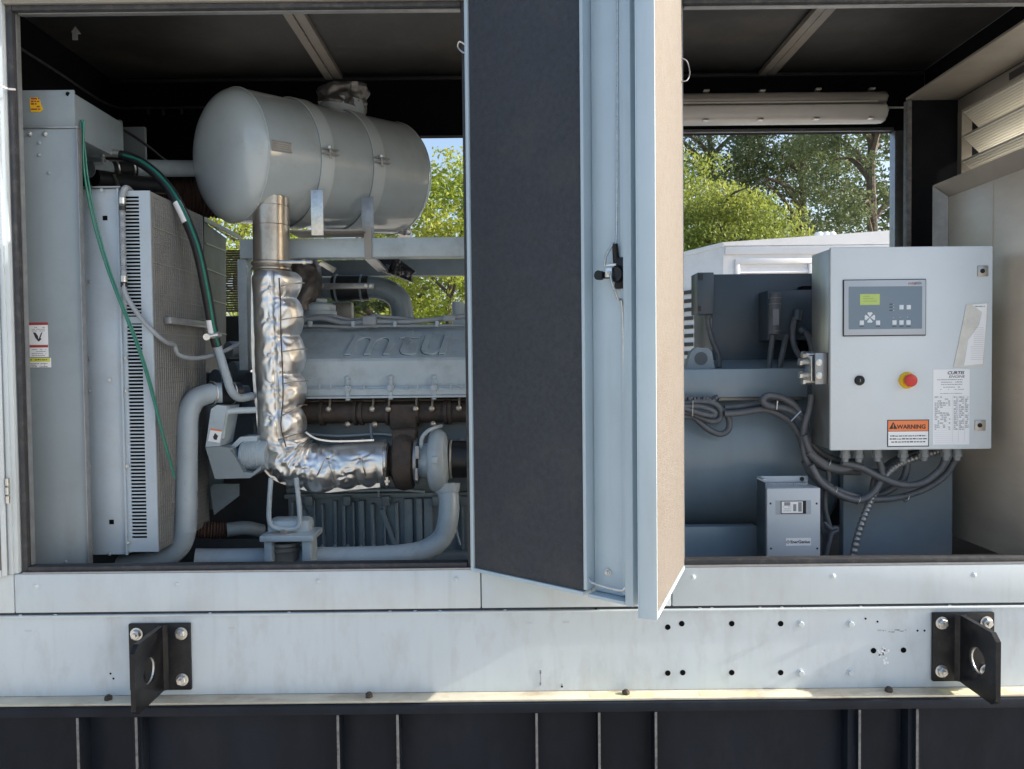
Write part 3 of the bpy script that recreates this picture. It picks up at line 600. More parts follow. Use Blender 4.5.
b = M(); b.tube([P(x, y, Y) for x, y, Y in ((132, 193, .24), (126, 188, .2), (122.5, 195, .185), (122, 204, .18))], .011, 12, 8); b.build('elbow', CONDU, cdt); b = M(); b.tube([P(x, y, Y) for x, y, Y in ((124, 283, .175), (126, 295, .175), (140, 317, .18), (155, 333, .2), (166, 342, .24), (174, 345, .3), (178, 354, .32), (190, 358, .36), (205, 357, .42), (222, 352, .5), (238, 344, .6))], .0085, 12, 8); b.build('tube', CONDU, cdt)
b = M(); path = spl([P(122.3, 207, .178), P(123, 240, .178), P(124, 280, .176)], 40)
b.tube(path, 1, 12, 1, spline=False, disp=lambda f, a_, p, d: .0095+.0018*math.sin(f*230)); b.build('corrugated_section', CONDU, cdt)
for y in (203, 281): M().cyl(P(122.3+(y-203)*.02, y-5, .178), P(122.3+(y-203)*.02, y+1, .178), .0125, None, 12).build('fitting', ZINC, cdt)
b = M()
for y in (208.5, 285): b.cyl(P(122.5+(y-203)*.02, y-2.5, .178), P(122.5+(y-203)*.02, y+2, .178), .0118, None, 12)
b.build('rubber_collar', RUB, cdt)
# big coolant pipe
cp = thing('coolant_pipe', 'wide pale grey painted coolant pipe bent beside the fan guard', 'pipe', P(187, 560, .35))
b = M(); b.tube([P(x, y, Y) for x, y, Y in ((222, 393, .48), (208, 394, .46), (195, 400, .44), (188, 415, .42), (187, 440, .40), (186.5, 480, .38), (186, 520, .36), (182, 542, .36), (170, 555, .36), (148, 563, .36), (120, 566, .36))], .0405, 28, 8); b.build('tube', PIPE, cp)
b = M(); c0 = P(216, 393, .475); b.cyl(P(210, 393.5, .465), P(238, 393, .56), .0455, None, 24); b.build('rubber_coupling', RUB, cp)
b = M(); b.torus(P(212, 393.4, .468), P(238, 393, .56)-P(210, 393.5, .465), .0455, .0045); b.build('hose_clamp', ZINC, cp); b = M(); b.torus(P(231, 393, .54), P(238, 393, .56)-P(210, 393.5, .465), .0455, .0045); b.build('hose_clamp', ZINC, cp)
b = M(); b.torus(P(186, 531, .36), (0, 0, 1), .0405, .0012); b.build('weld_seam', PIPE, cp)
# pipes above radiator
up_ = thing('radiator_inlet_pipe', 'horizontal grey pipe with black couplings running from radiator top behind the muffler', 'pipe', P(150, 170, .9))
b = M(); b.tube([P(88, 168, .6), P(110, 168, .7)], .038, 20, 1, spline=False); b.build('tube', ENG, up_); b = M(); b.tube([P(120, 168, .75), P(160, 168.5, .9), P(215, 168.5, 1.1)], .038, 20, 6); b.build('tube', ENG, up_); b = M(); b.tube([P(86, 151, .42), P(100, 154, .42), P(106, 155, .42)], .0185, 14, 4); b.build('tube', ENG, up_)
b = M(); b.tube([P(108, 168, .69), P(132, 168, .8)], .043, 20, 1, spline=False); b.build('rubber_coupling', RUB, up_); b = M(); b.tube([P(95, 178, .6), P(135, 184, .75), P(165, 186, .85)], .036, 20, 3); b.build('rubber_coupling', RUB, up_)
b = M(); ax = P(132, 168, .8)-P(108, 168, .69)
for x in (112, 128): b.torus(P(x, 168, .69+(x-108)/24*.11), ax, .0425, .005)
b.tube([P(114, 175, .64), P(120, 190, .6)], .006, 8, 1, spline=False); b.build('hose_clamp', ZINC, up_)
b = M(); b.pbox(120, 127, 145, 170, 1.0, .02, .004); b.pbox(100, 120, 121, 160, .9, .02, .004); b.build('mount_plate', RAD, up_)
hose('breather_tube', [(107, 125, .7), (125, 131, .75), (145, 144, .85), (165, 160, 1.0), (180, 167, 1.1)], .006, RUB, 'thin black breather tube arching above the radiator inlet pipe', 'tube')
b = M(); path = spl([P(150, 193, 1.0), P(185, 197, 1.1), P(225, 200, 1.2)], 40); b.tube(path, 1, 20, 1, spline=False, disp=lambda f, a_, p, d: .085+.008*math.sin(f*150)); tag(b.build('corrugated_hose', CORR), 'rust brown corrugated hose half hidden behind the muffler end', 'hose')
# ------------------------------------------------------------------ muffler
A = P(233, 156, .62); Bp = P(391, 179, 1.27); ax = (Bp-A).normalized(); Lm = (Bp-A).length; Rm = .272
STRAP = paint('strap_paint', (.48, .535, .56), .35, var=.06)
muf = thing('muffler', 'big glossy grey cylindrical muffler strapped above the engine', 'muffler', (A+Bp)/2-Vector((0, 0, Rm)))
M().lathe(A, ax, [(Rm, 0), (Rm, Lm)], 96, caps=False).build('body', MUF, muf)
dome = [(Rm*math.sin(t), -.105*math.cos(t)) for t in [i/14*PI/2 for i in range(15)]]
dome = [(Rm*(1-(1-x)**1)*1, 0) for x in []] or [(r, -.085*(1-(r/Rm)**4.0)**.62) for r in [Rm*k for k in (0, .12, .25, .38, .5, .6, .7, .78, .84, .89, .93, .96, .98, .992, 1)]]
M().lathe(A-ax*.0005, ax, dome+[(Rm, .001)], 96, caps=False).build('end_cap', MUF, muf)
M().lathe(Bp+ax*.0005, -ax, dome+[(Rm, .001)], 96, caps=False).build('end_cap', MUF, muf)
for t, px, yb0, yb1 in ((.32, 317.5, 192, 229), (.645, 368, 199, 236)):
    c = A+ax*(Lm*t); w_ = .032
    stp = M().lathe(c-ax*w_, ax, [(Rm+.0005, 0), (Rm+.008, .0005), (Rm+.008, 2*w_-.0005), (Rm+.0005, 2*w_)], 96, caps=False).build('strap', STRAP, muf)
    for e_ in (-w_, w_): M().torus(c+ax*e_, ax, Rm+.002, .0022, 96, 6).build('strap_edge', RAD, stp)
    # clip on the camera side, a bit above the middle
    side = (NY-ax*NY.dot(ax)).normalized(); dr = (side*.997-Vector((0, 0, 1))*.07).normalized(); q = c+dr*(Rm+.0075)
    tb = dr.cross(ax)
    Mx = Matrix((( ax.x, dr.x, tb.x, q.x), (ax.y, dr.y, tb.y, q.y), (ax.z, dr.z, tb.z, q.z), (0, 0, 0, 1)))
    b = M(Mx); b.box(-w_-.008, w_+.008, 0, .026, -.012, -.008, .001); b.box(-w_-.008, w_+.008, 0, .026, .008, .012, .001); b.cyl((0, .014, -.026), (0, .014, .026), .006, None, 10); b.build('strap_clamp', GALV, stp)
    M(Mx).hexa((0, .014, .013), (0, 0, 1), .012, .011).build('nut', ZINC, stp)
    pp = P(px, yb0, 0); 
    Yb = c.y-.215; k = P(px, (yb0+yb1)/2, Yb)
    b = M(); a_, c_, z0_, z1_ = R(px-6.5, yb0-2, px+5.5, yb1+6, Yb); b.box(a_, c_, Yb, Yb+.008, z0_, z1_, .001)
    b.build('mounting_leg', ZINC if t < .5 else GALV, muf)
for c_, n_ in ((A, 1), (Bp, 1)): M().torus(c_, ax, Rm+.0005, .0028, 96, 6).build('weld_bead', MUF, muf)
# small plate on the body
q = A+ax*.12; side = (NY-ax*NY.dot(ax)).normalized(); dr = (side*.99+Vector((0, 0, 1))*.14).normalized(); tb = dr.cross(ax)
def on_muf(s_, hang): 
    dr = (side*math.cos(hang)+Vector((0, 0, 1))*math.sin(hang)).normalized(); tb = dr.cross(ax); q = A+ax*s_+dr*(Rm+.0006)
    return Matrix((( ax.x, dr.x, tb.x, q.x), (ax.y, dr.y, tb.y, q.y), (ax.z, dr.z, tb.z, q.z), (0, 0, 0, 1)))
MT = on_muf(.045, -.09)
b = M(MT); b.box(-.035, .055, 0, .0012, -.022, .022); lp = b.build('name_plate', GALV, muf)
b = M(MT)
for z in (-.018, .018):
    x = -.033
    while x < .052:
        w_ = random.uniform(.004, .012); b.box(x, x+w_, .0013, .0018, z-.0025, z+.0025); x += w_+.003
for z in (-.008, .0, .008): b.box(-.03, .045, .0013, .0017, z-.001, z+.001)
b.build('print', GINK, lp)
# outlet wrapped in foil on top
to = A+ax*(Lm*.66)+Vector((0, 0, Rm-.02))
b = M(); b.cyl(to-Vector((0, 0, .03)), to+Vector((0, 0, .07)), .11, .105, 32); b.build('outlet_collar', MUF, muf)
b = M(); b.tube([to+Vector((0, 0, .04)), to+Vector((.005, 0, .08)), to+Vector((0, 0, .135))], 1, 60, 14, disp=lambda f, a_, p, d: .105+.03*noise.noise((p+d*.12)*12)+.016*noise.noise((p+d*.12)*34)); b.build('outlet_foil_wrap', paint('dark_crumpled_foil', (.20, .195, .19), .5, .8, var=.1, scale=20, bump=.006, bscale=30), muf)
# inlet stub
si = P(271, 196, .60)
b = M(); b.cyl(P(271, 198, .60), P(271.5, 262, .60), .073, None, 40); b.build('inlet_stub', STAIN, muf)
b = M(); 
for y in (207, 226): b.torus(P(271, y, .60), (0, 0, 1), .0735, .0018, 40, 6)
b.build('weld_seam', STAIN, muf)
# ------------------------------------------------------------------ wrapped exhaust pipe
ex = thing('exhaust_pipe', 'exhaust pipe wrapped in a crinkled silver blanket, from muffler down to turbocharger', 'pipe', P(290, 490, .6))
b = M(); b.cyl(P(271, 259, .60), P(272, 300, .60), .068, None, 32); b.build('pipe_end', STAIN, ex)
b = M(); b.lathe(P(271.5, 262, .60), (0, 0, -1), [(.078, 0), (.081, .004), (.081, .012), (.074, .02), (.080, .028), (.080, .034), (.07, .038)], 40); b.build('clamp_band', STAIN, ex)
b = M(); b.cyl(P(280, 262, .52), P(312, 262, .50), .007, None, 10); b.hexa(P(303, 262, .505), (1, 0, 0), .012, .014); b.build('clamp_bolt', ZINC, ex)
cl = [(275, 272, .60), (276, 300, .60), (278, 340, .60), (279, 380, .60), (281, 415, .60), (283, 442, .60), (295, 461, .60), (318, 468, .60), (345, 466, .60), (368, 464, .60), (386, 463, .60)]
path = spl([P(*p) for p in cl], 26); NP = len(path)
slen = [0]
for i in range(1, NP): slen.append(slen[-1]+(path[i]-path[i-1]).length)
TOT = slen[-1]; TIE = TOT/10.5
BTN = [P(x, y, .50) for x, y in ((270, 288), (269, 320), (269, 355), (273, 386), (271, 418), (328, 457), (360, 457), (345, 478), (300, 470), (281, 303), (282, 337), (283, 368), (283, 400))]
def bl(f, a_, p, d):
    s_ = f*TOT; ph = (s_/TIE) % 1; base = .100
    if f < .03: base = .088+.012*f/.03
    if f > .6: base = .097
    right = max(0, d.x*1.3+.1) if f < .62 else max(0, .15-d.z)
    bil = (abs(math.sin(PI*ph))**.6-.6)*.026*min(1, right+.05)
    q = p+d*.105
    n1 = noise.noise(q*Vector((7, 7, 7)))*.010
    rdg = (.5-abs(noise.noise(q*10+Vector((3.1, 0, 0)))))*.014
    rd2 = (.5-abs(noise.noise(q*22+Vector((0, 5, 0)))))*.005
    elbow = math.exp(-((f-.60)/.11)**2)*(.026*(.5-abs(noise.noise(Vector((s_*28, d.x*2.4, d.z*2.4))))) )
    if f < .56: bil -= .011*math.exp(-((d.x-.12)/.10)**2)*(d.y < 0)
    for bq in BTN:
        rv = (q-bq).length
        if rv < .12:
            th = math.atan2(q.z-bq.z, q.x-bq.x); bil -= .010*math.exp(-rv/.018); bil += .0030*math.cos(4*th+bq.z*90+5*noise.noise(q*22))*math.exp(-(rv/.055)**2)*min(1, rv/.015)
    k_ = .45 if f > .62 else 1 if f > .56 else (.35+.65*max(0, min(1, (d.x+.1)*4)))
    return base+bil+(n1+rdg*.9+rd2)*k_+elbow-.008
b = M(); b.tube(path, 1, 140, 1, spline=False, disp=bl); b.build('foil_blanket', FOIL, ex, sharp=60)
# sewn seam lips: left/bottom edge and upper edge of the horizontal run
def lip(pts, wd, name='seam_lip'):
    pa = spl([P(*p) for p in pts], 10); b = M(); prev = None
    for i, p in enumerate(pa):
        t = (pa[min(i+1, len(pa)-1)]-pa[max(i-1, 0)]).normalized(); nrm = t.cross(Vector((0, 1, 0))).normalized(); 
        wv = .004*noise.noise(p*30)
        v = [b.bm.verts.new(p+nrm*o+Vector((0, yy+wv, 0))) for o, yy in ((-wd, -.003), (wd, -.003), (wd, .003), (-wd, .003))]
        if prev: b.skin(prev, v)
        prev = v
    b.build(name, FOIL, ex)
lip([(253.5, 275, .57), (253.5, 330, .57), (255, 380, .57), (259, 420, .57), (261, 450, .57), (263, 464, .57), (275, 478, .57), (300, 487, .57), (325, 490.5, .57), (350, 488, .57), (380, 485, .56)], .0085)
lip([(306, 432, .58), (315, 438, .57), (330, 441, .57), (352, 441, .57), (374, 440, .57)], .0035)
b = M(); b.tube([P(*p) for p in ((279, 278, .494), (280.5, 303, .490), (281, 337, .489), (282.5, 368, .489), (283, 400, .489), (281, 425, .492), (286, 447, .495))], .0026, 8, 8); b.build('lacing_cord', RUST, ex)
ties = [((281, 286), (303, 283)), ((280, 320), (304, 317)), ((281, 352), (306, 349)), ((282, 384), (307, 381)), ((281, 416), (306, 405)), ((278, 440), (300, 434))]
for (x0, y0), (x1, y1) in ties:
    b = M(); b.tube([P(x0, y0, .49), P((x0+x1)/2, (y0+y1)/2-.5, .482), P(x1-3, y1, .50), P(x1+1, y1, .54)], .0028, 8, 6); b.build('wire_tie', STAIN, ex)
for (x0, y0), (x1, y1) in (((325, 459), (314, 482)), ((328, 461), (336, 484)), ((361, 459), (367, 480))):
    b = M(); b.tube([P(x0, y0, .495), P((x0+x1)/2, (y0+y1)/2, .49), P(x1, y1, .53)], .0028, 8, 6); b.build('wire_tie', STAIN, ex)
parts_at('lacing_button', lambda b, p: (b.lathe(p, NY, [(.010, 0), (.010, .002), (.004, .0045), (.0035, .0055)], 16)), ZINC,
         [P(x, y, .480) for x, y in ((270, 288), (269, 320), (269, 355), (273, 386), (271, 418), (328, 457), (360, 457))], ex)
b = M(); b.cyl(P(374, 461, .60), P(389, 461, .60), .066, None, 32); b.build('pipe_end', STAIN, ex)
b = M(); b.lathe(P(384.5, 461, .60), (1, 0, 0), [(.066, 0), (.078, .002), (.078, .016), (.066, .018)], 32); b.cyl(P(387, 477, .53), P(387, 485, .53), .007, None, 10); b.hexa(P(387, 480, .53), (0, 0, -1), .012, .01); b.build('band_clamp', ZINC, ex)
# ------------------------------------------------------------------ support frame
fr = thing('support_frame', 'light grey steel rail and post carrying the muffler over the engine', 'frame', P(242, 370, .62))
a_, c_, z0_, z1_ = R(240, 238, 470, 257, .70)
b = M(); b.box(a_, 0.1, .70, .78, z0_, z1_, .003); b.build('rail', ENG, fr)
b = M(); pa = R(238, 246, 247, 370, .72); b.box(pa[0], pa[1], .72, .80, pa[2], z0_-.001, .003); b.build('post', ENG, fr)
b = M(); pa = R(290, 231, 364, 236.5, .66); b.box(pa[0], pa[1], .62, .80, pa[3]-.006, pa[3], .001); pa = R(363, 225, 370, 258, .66); b.box(pa[0], pa[1], .69, .698, pa[2], pa[3]); b.build('saddle_plate', BEIGE, fr)
b = M(); a_, c_, z0_, z1_ = R(415, 259, 466, 275, 1.5); b.box(a_-.5, .1, 1.5, 1.56, z0_, z1_, .003); b.build('rear_rail', ENGD, fr)
b = M(); pts = [P(362, 257, .75), P(374, 257, .75), P(388, 272, 1.1), P(378, 272, 1.1)]; b.prism(pts, (0, .0, .01)); b.build('diagonal_brace', ZINC, fr)
b = M(); pts = [P(318, 264, .9), P(321, 262, .9), P(336, 270, 1.1), P(333, 273, 1.1)]; b.prism(pts, (0, .01, .01)); b.build('diagonal_brace', ZINC, fr)
b = M(); b.tube([P(402, 262, 1.2), P(398, 268, 1.2), P(395, 276, 1.2)], 1, 40, 12, disp=lambda f, a_, p, d: .085+.04*noise.noise((p+d*.1)*14)); tag(b.build('plastic_wrap', paint('shiny_black_plastic', (.05, .05, .055), .15, .6, var=.5, scale=18, bump=.012, bscale=22)), 'crumpled shiny black plastic wrap tied round the pipe under the rail', 'plastic')
b = M(); b.tube([P(405, 238, 1.25), P(407, 226, 1.27), P(412, 216, 1.3)], 1, 30, 10, disp=lambda f, a_, p, d: .035*(1.1-f)+.02*noise.noise((p+d*.1)*20)); tag(b.build('foil_scrap', FOIL), 'loose scrap of silver foil behind the muffler strap', 'foil')
# ------------------------------------------------------------------ engine
en = thing('diesel_engine', 'large grey diesel engine with raised letters on its cover, left opening', 'engine', (-.5, 1.0, .86))
Yv = .74; xL = P(272, 370, Yv).x; xR_ = .3
zA = P(400, 327.5, 1.02).z; zB = P(400, 358, Yv).z; zC_ = P(400, 386, Yv).z; 
vc = M(); prof = [(Yv, zC_), (Yv-.002, zB-.012), (Yv+.006, zB), (1.02, zA), (1.12, zA-.01), (1.12, zC_)]
vc.prism([(xL, y, z) for y, z in prof], (xR_-xL, 0, 0)); vco = vc.build('valve_cover', ENG, en, sharp=25)
sl = Vector((0, 1.02-(Yv+.006), zA-zB)).normalized(); nr = Vector((0, -sl.z, sl.y)); tp = P(341, 354, Yv+.04); 
base = Vector((tp.x, Yv+.006, zB))+sl*.03
TM = Matrix(((1, 0, 0, base.x), (0, sl.y, nr.y, base.y), (0, sl.z, nr.z, base.z), (0, 0, 0, 1)))
lb = M(); lb.text('mtu', .43, TM, ext=.006, sx=.70, shear=.1, bevel=.0012, spacing=.98); lb.build('raised_lettering', ENG, vco)
dl = M(); dl.text('mtu', .43, TM @ Matrix.Translation((-.0045, -.003, -.004)), ext=.006, sx=.70, shear=.1, spacing=.98); dl.build('letter_shadow', paint('letter_shadow_paint', (.07, .09, .11), .6), vco)  # dark offset copy paints the shade beside the letters
b = M(); b.box(xL-.01, xR_, Yv-.028, Yv+.2, P(400, 395, Yv).z, zC_-.008, .003); b.box(xL-.01, xR_, Yv-.018, Yv+.1, P(400, 390, Yv).z, zC_, .003); b.build('cover_flange', ENG, vco)
b = M(); b.box(xL-.02, xR_, Yv-.035, Yv+.1, P(400, 397.6, Yv).z, P(400, 395.3, Yv).z, .002); b.build('head_rim', ENG, en)
cap = parts_at('bolt_cap', lambda b, p: (b.dome(p, NY, .014, .018, 20), b.cyl(p+Vector((0, .0, -.0)), p+Vector((0, -.01, -.035)), .010, .012, 14)), ENG, [P(x, y, Yv) for x, y in ((347.5, 378.5), (390.5, 377.5), (434, 377.5))], en)
parts_at('flange_boss', lambda b, p: (b.cyl(p, p+NY*.010, .017, .015, 18), b.hexa(p+NY*.01, NY, .010, .008), b.box(p.x-.009, p.x+.009, p.y-.004, p.y+.02, p.z-.05, p.z, .003)), ENG, [P(x, y, Yv-.028) for x, y in ((347.5, 389), (390.5, 388), (434, 388))], en)
parts_at('flange_clip', lambda b, p: b.box(p.x-.003, p.x+.003, p.y-.006, p.y, p.z-.012, p.z+.012, .001), ENG, [P(x, 386.5, Yv-.028) for x in (320, 331, 364, 407, 418, 451, 462)], en)
# head and block
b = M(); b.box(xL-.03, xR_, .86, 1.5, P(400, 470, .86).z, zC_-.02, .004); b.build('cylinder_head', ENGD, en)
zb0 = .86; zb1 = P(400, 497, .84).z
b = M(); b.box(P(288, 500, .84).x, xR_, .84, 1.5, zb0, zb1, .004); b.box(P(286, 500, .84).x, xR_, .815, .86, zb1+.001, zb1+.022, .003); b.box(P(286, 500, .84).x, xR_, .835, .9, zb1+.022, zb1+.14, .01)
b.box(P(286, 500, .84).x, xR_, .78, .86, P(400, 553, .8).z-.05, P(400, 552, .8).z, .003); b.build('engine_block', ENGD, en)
rng_x = []
for i, x in enumerate((292, 300, 313, 322, 334, 343, 353, 361, 372, 384, 396, 408, 419, 428, 462)):
    w_ = random.choice((.006, .009, .014, .02)); q_ = P(x, 520, .8); M().box(q_.x-w_, q_.x+w_, .80+random.uniform(0, .02), .85, zb0, zb1-.012*random.random()*2, .005).build('block_rib', ENGD, en)
for x0, x1 in ((379, 392), (300, 309)):
    q0, q1 = P(x0, 510, .8), P(x1, 545, .8); M().prism([(q0.x, .81, q0.z), (q0.x+.02, .81, q0.z), (q1.x+.02, .81, q1.z), (q1.x, .81, q1.z)], (0, .03, 0)).build('block_rib', ENGD, en)
parts_at('block_boss', lambda b, p: b.box(p.x-.018, p.x+.018, .79, .82, p.z-.03, p.z+.014, .006), ENGD, [P(x, 499, .80) for x in (309, 347, 386, 436, 464)], en)
# small hardware on the engine
parts_at('pan_bolt', lambda b, p: b.hexa(p, NY, .008, .008), ENG, [P(x, 546, .778) for x in range(322, 440, 13)], en)
parts_at('core_plug', lambda b, p: b.lathe(p, NY, [(.024, 0), (.024, .004), (.019, .006), (.017, .003)], 24), ENGD, [P(x, 452, .858) for x in (330, 352, 374)], en)
parts_at('head_stud', lambda b, p: (b.cyl(p, p+NY*.02, .006, None, 10), b.hexa(p+NY*.006, NY, .010, .008)), GALV, [P(x, y, .858) for x, y in ((318, 440), (341, 441), (363, 440), (385, 441), (446, 438), (462, 440), (320, 480), (352, 484), (378, 486), (427, 492))], en)
for pts_ in ([(308, 434, .84), (340, 436, .83), (380, 434, .83), (400, 437, .84)], [(309, 490, .80), (350, 491, .79), (395, 490, .79), (425, 492, .8)], [(452, 500, .79), (454, 520, .78), (460, 545, .78)], [(372, 400, .82), (371, 430, .82), (376, 470, .82), (379, 497, .80)]):
    b = M(); b.tube([P(*p) for p in pts_], .006, 10, 8); b.build('fuel_line', ENG, en)
parts_at('casting_pad', lambda b, p: b.box(p.x-.03, p.x+.03, .845, .862, p.z-.02, p.z+.02, .006), ENGD, [P(x, 486, .86) for x in (322, 366, 408)], en)
# exhaust manifold
zm_ = P(400, 412, .80).z; b = M()
mp = [Vector((P(x, 411, .80).x, .80, zm_)) for x in (300, 345, 400, 440, 500)]
b.tube(mp, .048, 24, 6)
for x in (323, 356, 362, 388, 418, 446, 450): q_ = P(x, 411, .8); b.cyl((q_.x-.007, .8, zm_), (q_.x+.007, .8, zm_), .058, None, 24)
b.pbox(389, 404, 416, 430, .74, .14, .012); man = b.build('exhaust_manifold', RUST, en)
b = M()
for x0, x1, y0, y1 in ((306, 470, 399.5, 401.5),): b.pbox(x0, y0, x1, y1, .78, .1)
b.build('manifold_gasket', RUST, man)
parts_at('bolt', lambda b, p: (b.cyl(p, p+NY*.012, .009, None, 10), b.dome(p+NY*.012, NY, .013, .010), b.cyl(p+Vector((0, .01, .01)), p+Vector((0, .03, .05)), .005, None, 8)), BRASSY, [P(x, y, .745) for x, y in ((329, 409), (372.5, 409), (388.5, 409), (416, 408.5), (432, 408.5), (459, 408))], man)
parts_at('nut', lambda b, p: b.dome(p, NY, .014, .012, 8), BRASSY, [P(x, y, .755) for x, y in ((347.5, 424.5), (374.5, 424.5), (433, 424))], man)
# turbocharger
tu = Vector((P(405, 460, .64).x, .64, P(405, 461, .64).z))
tb_ = M(); tb_.lathe((tu.x-.055, .64, tu.z), (1, 0, 0), [(.05, -.02), (.07, 0), (.115, .02), (.125, .05), (.115, .09), (.07, .105), (.06, .12)], 36); tb_.box(tu.x-.05, tu.x+.05, .60, .72, tu.z+.07, P(400, 428, .68).z, .012); tb_.lathe((P(389, 461, .64).x, .64, tu.z), (1, 0, 0), [(.06, 0), (.062, .03), (.066, .04)], 28)
tb_.build('turbine_housing', RUST, en)
xc = P(436, 460, .64).x; comp = M()
sc = [(.05, -.03), (.075, -.026), (.118, -.016), (.132, .0), (.132, .02), (.118, .04), (.085, .05), (.075, .06)]
comp.lathe((xc, .64, tu.z), (1, 0, 0), sc, 44); comp.cyl((P(420, 461, .64).x, .64, tu.z), (xc-.02, .64, tu.z), .07, .08, 32)
comp.torus((xc+.005, .64, tu.z), (1, 0, 0), .10, .034, 40, 12)
comp.cyl(Vector((xc+.01, .60, tu.z)), Vector((xc+.01, .50, tu.z+.002)), .012, None, 10); comp.pbox(431, 457, 438, 464, .485, .05, .004)
cmo = comp.build('compressor_housing', ENG, en)
b = M(); b.lathe((P(415, 461, .64).x, .64, tu.z), (1, 0, 0), [(.07, 0), (.098, .002), (.098, .014), (.07, .016)], 36); b.lathe((P(430, 461, .64).x, .64, tu.z), (1, 0, 0), [(.09, 0), (.104, .002), (.104, .014), (.09, .016)], 36)
b.cyl(P(416.5, 468, .54), P(416.5, 480, .54), .008, None, 10); b.pbox(415, 446, 419, 459, .535, .01, .002); b.build('band_clamp', GALV, cmo)
b = M(); b.tube([P(421, 448, .56), P(422, 438, .55), (P(428, 431, .56)), P(437, 427, .6), P(441, 426, .66)], .008, 10, 8); b.build('oil_line', ENG, en)
b = M(); b.cyl((P(449, 458, .64).x, .64, tu.z+.005), (.3, .64, tu.z+.005), .078, None, 32); b.build('intake_hose', RUB, en)
for x in (447, 451.5): M().torus((P(x, 458, .64).x, .64, tu.z+.005), (1, 0, 0), .0785, .0048, 36, 8).build('hose_clamp', BRASSY, en)
b = M(); b.tube([P(x, y, Y) for x, y, Y in ((446, 486, .62), (449, 500, .60), (448, 520, .58), (442, 538, .57), (425, 550, .56), (400, 555, .55), (360, 557, .55), (320, 557.5, .55), (230, 559, .55), (195, 559, .52))], .043, 26, 8); b.build('charge_air_pipe', ENG, en)
b = M(); b.cyl(P(447, 483, .62), P(447, 492, .615), .056, .052, 28); b.torus(P(447, 491, .62), (0, 0, 1), .046, .006); b.build('pipe_collar', ENG, en)
# mount
mt = thing('engine_mount', 'grey engine foot with U shaped rod standing on a rubber mount box', 'mount', P(287, 562, .5))
b = M(); b.pbox(264, 540.5, 272, 566, .42, .10, .003); b.pbox(302, 540.5, 311, 566, .42, .10, .003); b.pbox(259, 536, 313, 542, .40, .16, .004); b.pbox(266, 520, 309, 536, .47, .1, .02); b.build('mount_box', ENG, mt)
b = M(); b.lathe(P(286, 541.5, .5), (0, 0, -1), [(.055, 0), (.06, .01), (.048, .02), (.06, .03), (.05, .045), (.05, .07)], 28); b.build('rubber_puck', BEIGE, mt)
b = M(); b.tube([P(x, y, .46) for x, y in ((271, 478), (269.5, 500), (269, 518), (272, 526), (280, 529), (292, 529), (299, 525), (299.5, 510), (297.5, 490), (296, 478))], .0098, 12, 6); b.build('bent_rod', ENG, mt)
b = M(); b.hexa(P(284, 533, .46), (0, 0, 1), .016, .016); b.lathe(P(284, 536, .48), (0, 0, 1), [(.075, 0), (.075, .01), (.05, .02)], 28); b.build('nut', BEIGE, mt)
# belt guard
bg = thing('belt_guard', 'angular grey sheet metal belt guard with a warning sticker beside the foil pipe', 'guard', P(235, 478, .5))
b = M(); g = lambda x, y, Y=.44: P(x, y, Y)
b.prism([g(205.5, 447), g(211, 409), g(217, 405), g(227, 406), g(220, 446)], (0, .14, 0)); b.build('upper_face', ENG, bg)
b = M(); b.prism([g(205.5, 447.5), g(220, 446.5), g(229, 448), g(239, 464), g(243, 472), g(252, 473), g(261, 466), g(261, 470), g(250, 478), g(215, 479)], (0, .16, 0)); b.build('lower_face', RAD, bg)
b = M(); b.tube([P(222, 438, .46), P(225, 415, .46), P(233, 411, .47), P(256, 410, .5)], .013, 12, 5); b.prism([g(230, 447, .5), g(240, 437, .5), g(257, 436, .5), g(257, 441, .5), g(242, 442, .5), g(233, 450, .5)], (0, .1, 0)); b.build('guard_rim', ENG, bg)
b = M(); b.prism([g(208, 441, .438), g(210.5, 429, .438), g(222, 430.5, .438), g(219.5, 443, .438)], (0, .0015, 0)); s_ = b.build('warning_sticker', PAPER, bg)
b = M(); b.prism([g(210.3, 430, .437), g(210.6, 428.6, .437), g(222, 430.2, .437), g(221.7, 431.6, .437)], (0, .0008, 0)); b.build('orange_band', ORANGE, s_)
b = M(); b.prism([g(213, 437, .437), g(215, 433, .437), g(218, 436, .437), g(216.5, 440, .437), g(214, 439.5, .437)], (0, .0008, 0)); b.build('symbol', INK, s_)
b = M(); b.lathe(P(254, 455, .52), (1, 0, 0), [(.03, -.05), (.055, -.045), (.06, 0), (.06, .06)], 28)
for i in range(10): b.torus(P(246+i*1.6, 455, .52), (1, 0, 0), .0595, .0028, 28, 6)
tag(b.build('alternator_pulley', ENG), 'finned metal charging alternator peeking from the belt guard opening', 'pulley')
b = M(); b.pbox(200, 400, 222, 510, .72, .02, .004); b.pbox(150, 500, 200, 515, .9, .02); tag(b.build('rear_baffle', RAD), 'plain grey baffle plate behind the wide coolant pipe', 'plate')
b = M(); b.prism([P(210, 488, .62), P(214, 484, .62), P(239, 484, .62), P(239, 496, .62), P(214, 515, .62)], (0, .01, 0)); tag(b.build('lower_guard_plate', ENGD), 'dark slanted guard plate under the belt guard', 'plate')
b = M(); path = spl([P(196, 530, .62), P(212, 530, .64), P(226, 530, .66)], 30); b.tube(path, 1, 20, 1, spline=False, disp=lambda f, a_, p, d: .034+.004*math.sin(f*70)); 
ch = b.build('corrugated_coupling', CORR); tag(ch, 'brown ribbed rubber coupling low beside the wide coolant pipe', 'coupling')
b = M(); b.tube([P(226, 530, .66), P(245, 528, .7), P(262, 531, .75)], .03, 20, 6); tag(b.build('lower_water_pipe', ENGD), 'dark grey water pipe leading from the brown coupling to the engine', 'pipe')
b = M()
